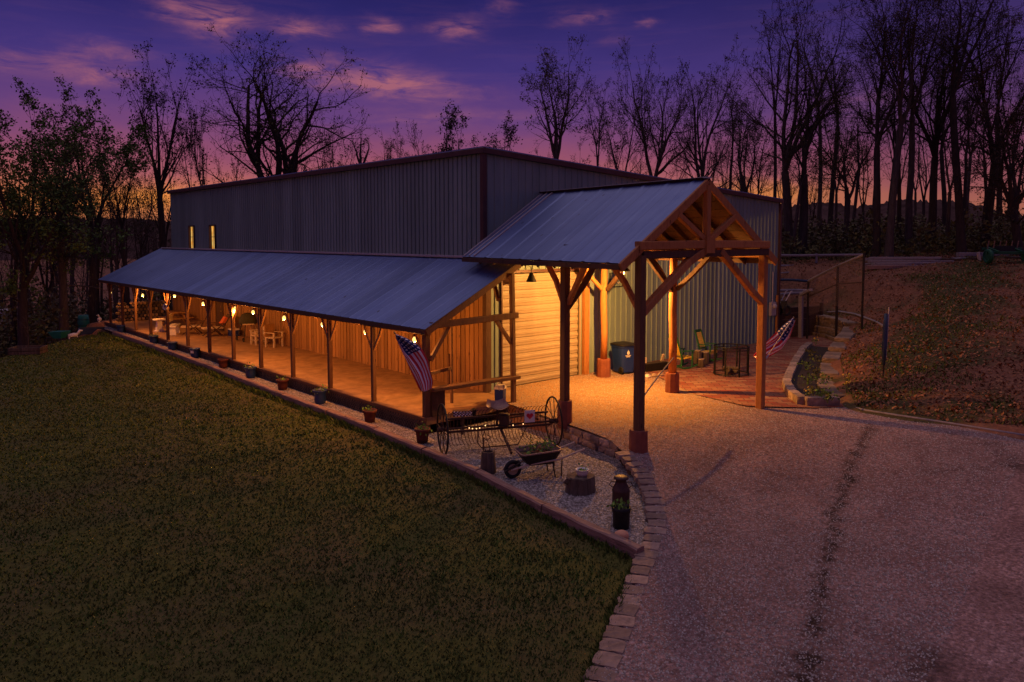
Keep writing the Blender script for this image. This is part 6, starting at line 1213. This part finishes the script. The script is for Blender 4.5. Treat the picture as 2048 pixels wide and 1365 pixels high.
# the woods: thin trunks one can tell apart, copies of six kinds turned and scaled
rg = random.Random(77); protos = []
for i in range(6):
    g_ = tree_geo(900+i, 13, .13+.02*(i % 3), fork=(.35, .5, .6, .3, .45, .55)[i], leaders=(2, 1, 2, 3, 1, 2)[i], spread=.35, nb=8, leaf=(350, 500, 260, 700, 420, 300)[i], lsz=.13, width=(3.8, 3.2, 3, 4.6, 3.6, 3.0)[i], levels=3, sides=6)
    t = make_tree('wood_tree', 'slim bare woodland tree', (0, 0, 0), g_, 'bark_dark' if i % 2 else 'bark', ('leaf_dark', 'leaf_brown', 'leaf_olive')[i % 3], 'woodland trees'); protos.append(t)
used = [False]*6
def wood_tree(u, dep, vt, lab, grp, k):
    x, y, z, h = stand_at(u, dep, vt); s = h/13; t = protos[k] if not used[k] else dup(protos[k]); used[k] = True
    t.location = (x, y, z); t.rotation_euler = (0, 0, rg.uniform(0, 6.28)); w = rg.uniform(.85, 1.25)*min(s, 1.2); t.scale = (w, w, s); t['label'] = lab; t['group'] = grp
n_ = 0
for u in list(range(-40, 340, 13)):
    d = rg.uniform(44 if u < 130 else 52, 78); wood_tree(u+rg.uniform(-9, 9), d, rg.uniform(300, 420), 'slim bare tree in the dark woods left of the barn', 'trees in the left woods', n_ % 6); n_ += 1
for u in list(range(1445, 2080, 19)):
    d = rg.uniform(47, 80); wood_tree(u+rg.uniform(-9, 9), d, rg.uniform(0, 330), 'slim bare tree in the woods right of the barn', 'trees in the right woods', n_ % 6); n_ += 1
for u in (395, 470, 620, 700, 770, 850, 945, 1060, 1090, 1155, 1215, 1275, 1350, 1430, 1455):
    wood_tree(u+rg.uniform(-8, 8), rg.uniform(64, 84), rg.uniform(235, 320), 'slim tree behind the barn roof line', 'trees behind the barn', n_ % 6); n_ += 1
# undergrowth: low tangled leaves nobody could count
def undergrowth(name, label, spots, n, sz, m, seed):
    rq = np.random.default_rng(seed); C_ = []
    for (u0, u1, d0, d1, hmin, hmax, w) in spots:
        k = int(n*w); u = rq.uniform(u0, u1, k); d = rq.uniform(d0, d1, k); p = CAM+(FW+RT*((u-CU)/FPX)[:, None]-UP*((480-CV)/FPX))*d[:, None]; z = ground_z(p[:, 0], p[:, 1]); top = (hmin+(hmax-hmin)*(.5+.5*np.sin(u*.021+d*.31)*np.cos(u*.047+d*.13)))
        C_.append(np.stack([p[:, 0], p[:, 1], z+top*rq.random(k)**1.3], 1))
    c_ = np.vstack(C_); k = len(c_); u = rq.normal(size=(k, 3)); u /= np.linalg.norm(u, axis=1)[:, None]; v = np.cross(u, rq.normal(size=(k, 3))); v /= np.linalg.norm(v, axis=1)[:, None]; s = sz*rq.uniform(.4, 1.4, k)[:, None]
    tag(quads(name, np.stack([c_-u*s*.6, c_+v*s*.35, c_+u*s*.6, c_-v*s*.35], 1), m), label, 'undergrowth', kind='stuff')
undergrowth('undergrowth', 'dark tangled undergrowth and brush in the woods on both sides', [(-60, 150, 45, 90, 1.0, 5.0, .2), (150, 345, 54, 90, 1.0, 5.5, .16), (1540, 2100, 46, 95, .5, 2.8, .36), (340, 1560, 72, 100, 2, 6, .16)], 110000, .24, 'woods_leaf', 5)
undergrowth('green_brush', 'dark green leafy brush between the tree trunks', [(-60, 150, 43, 70, .5, 4.0, .2), (150, 330, 53, 75, .5, 4.5, .15), (1560, 2100, 44, 70, .5, 3.0, .65)], 26000, .20, 'leaf_olive', 6)
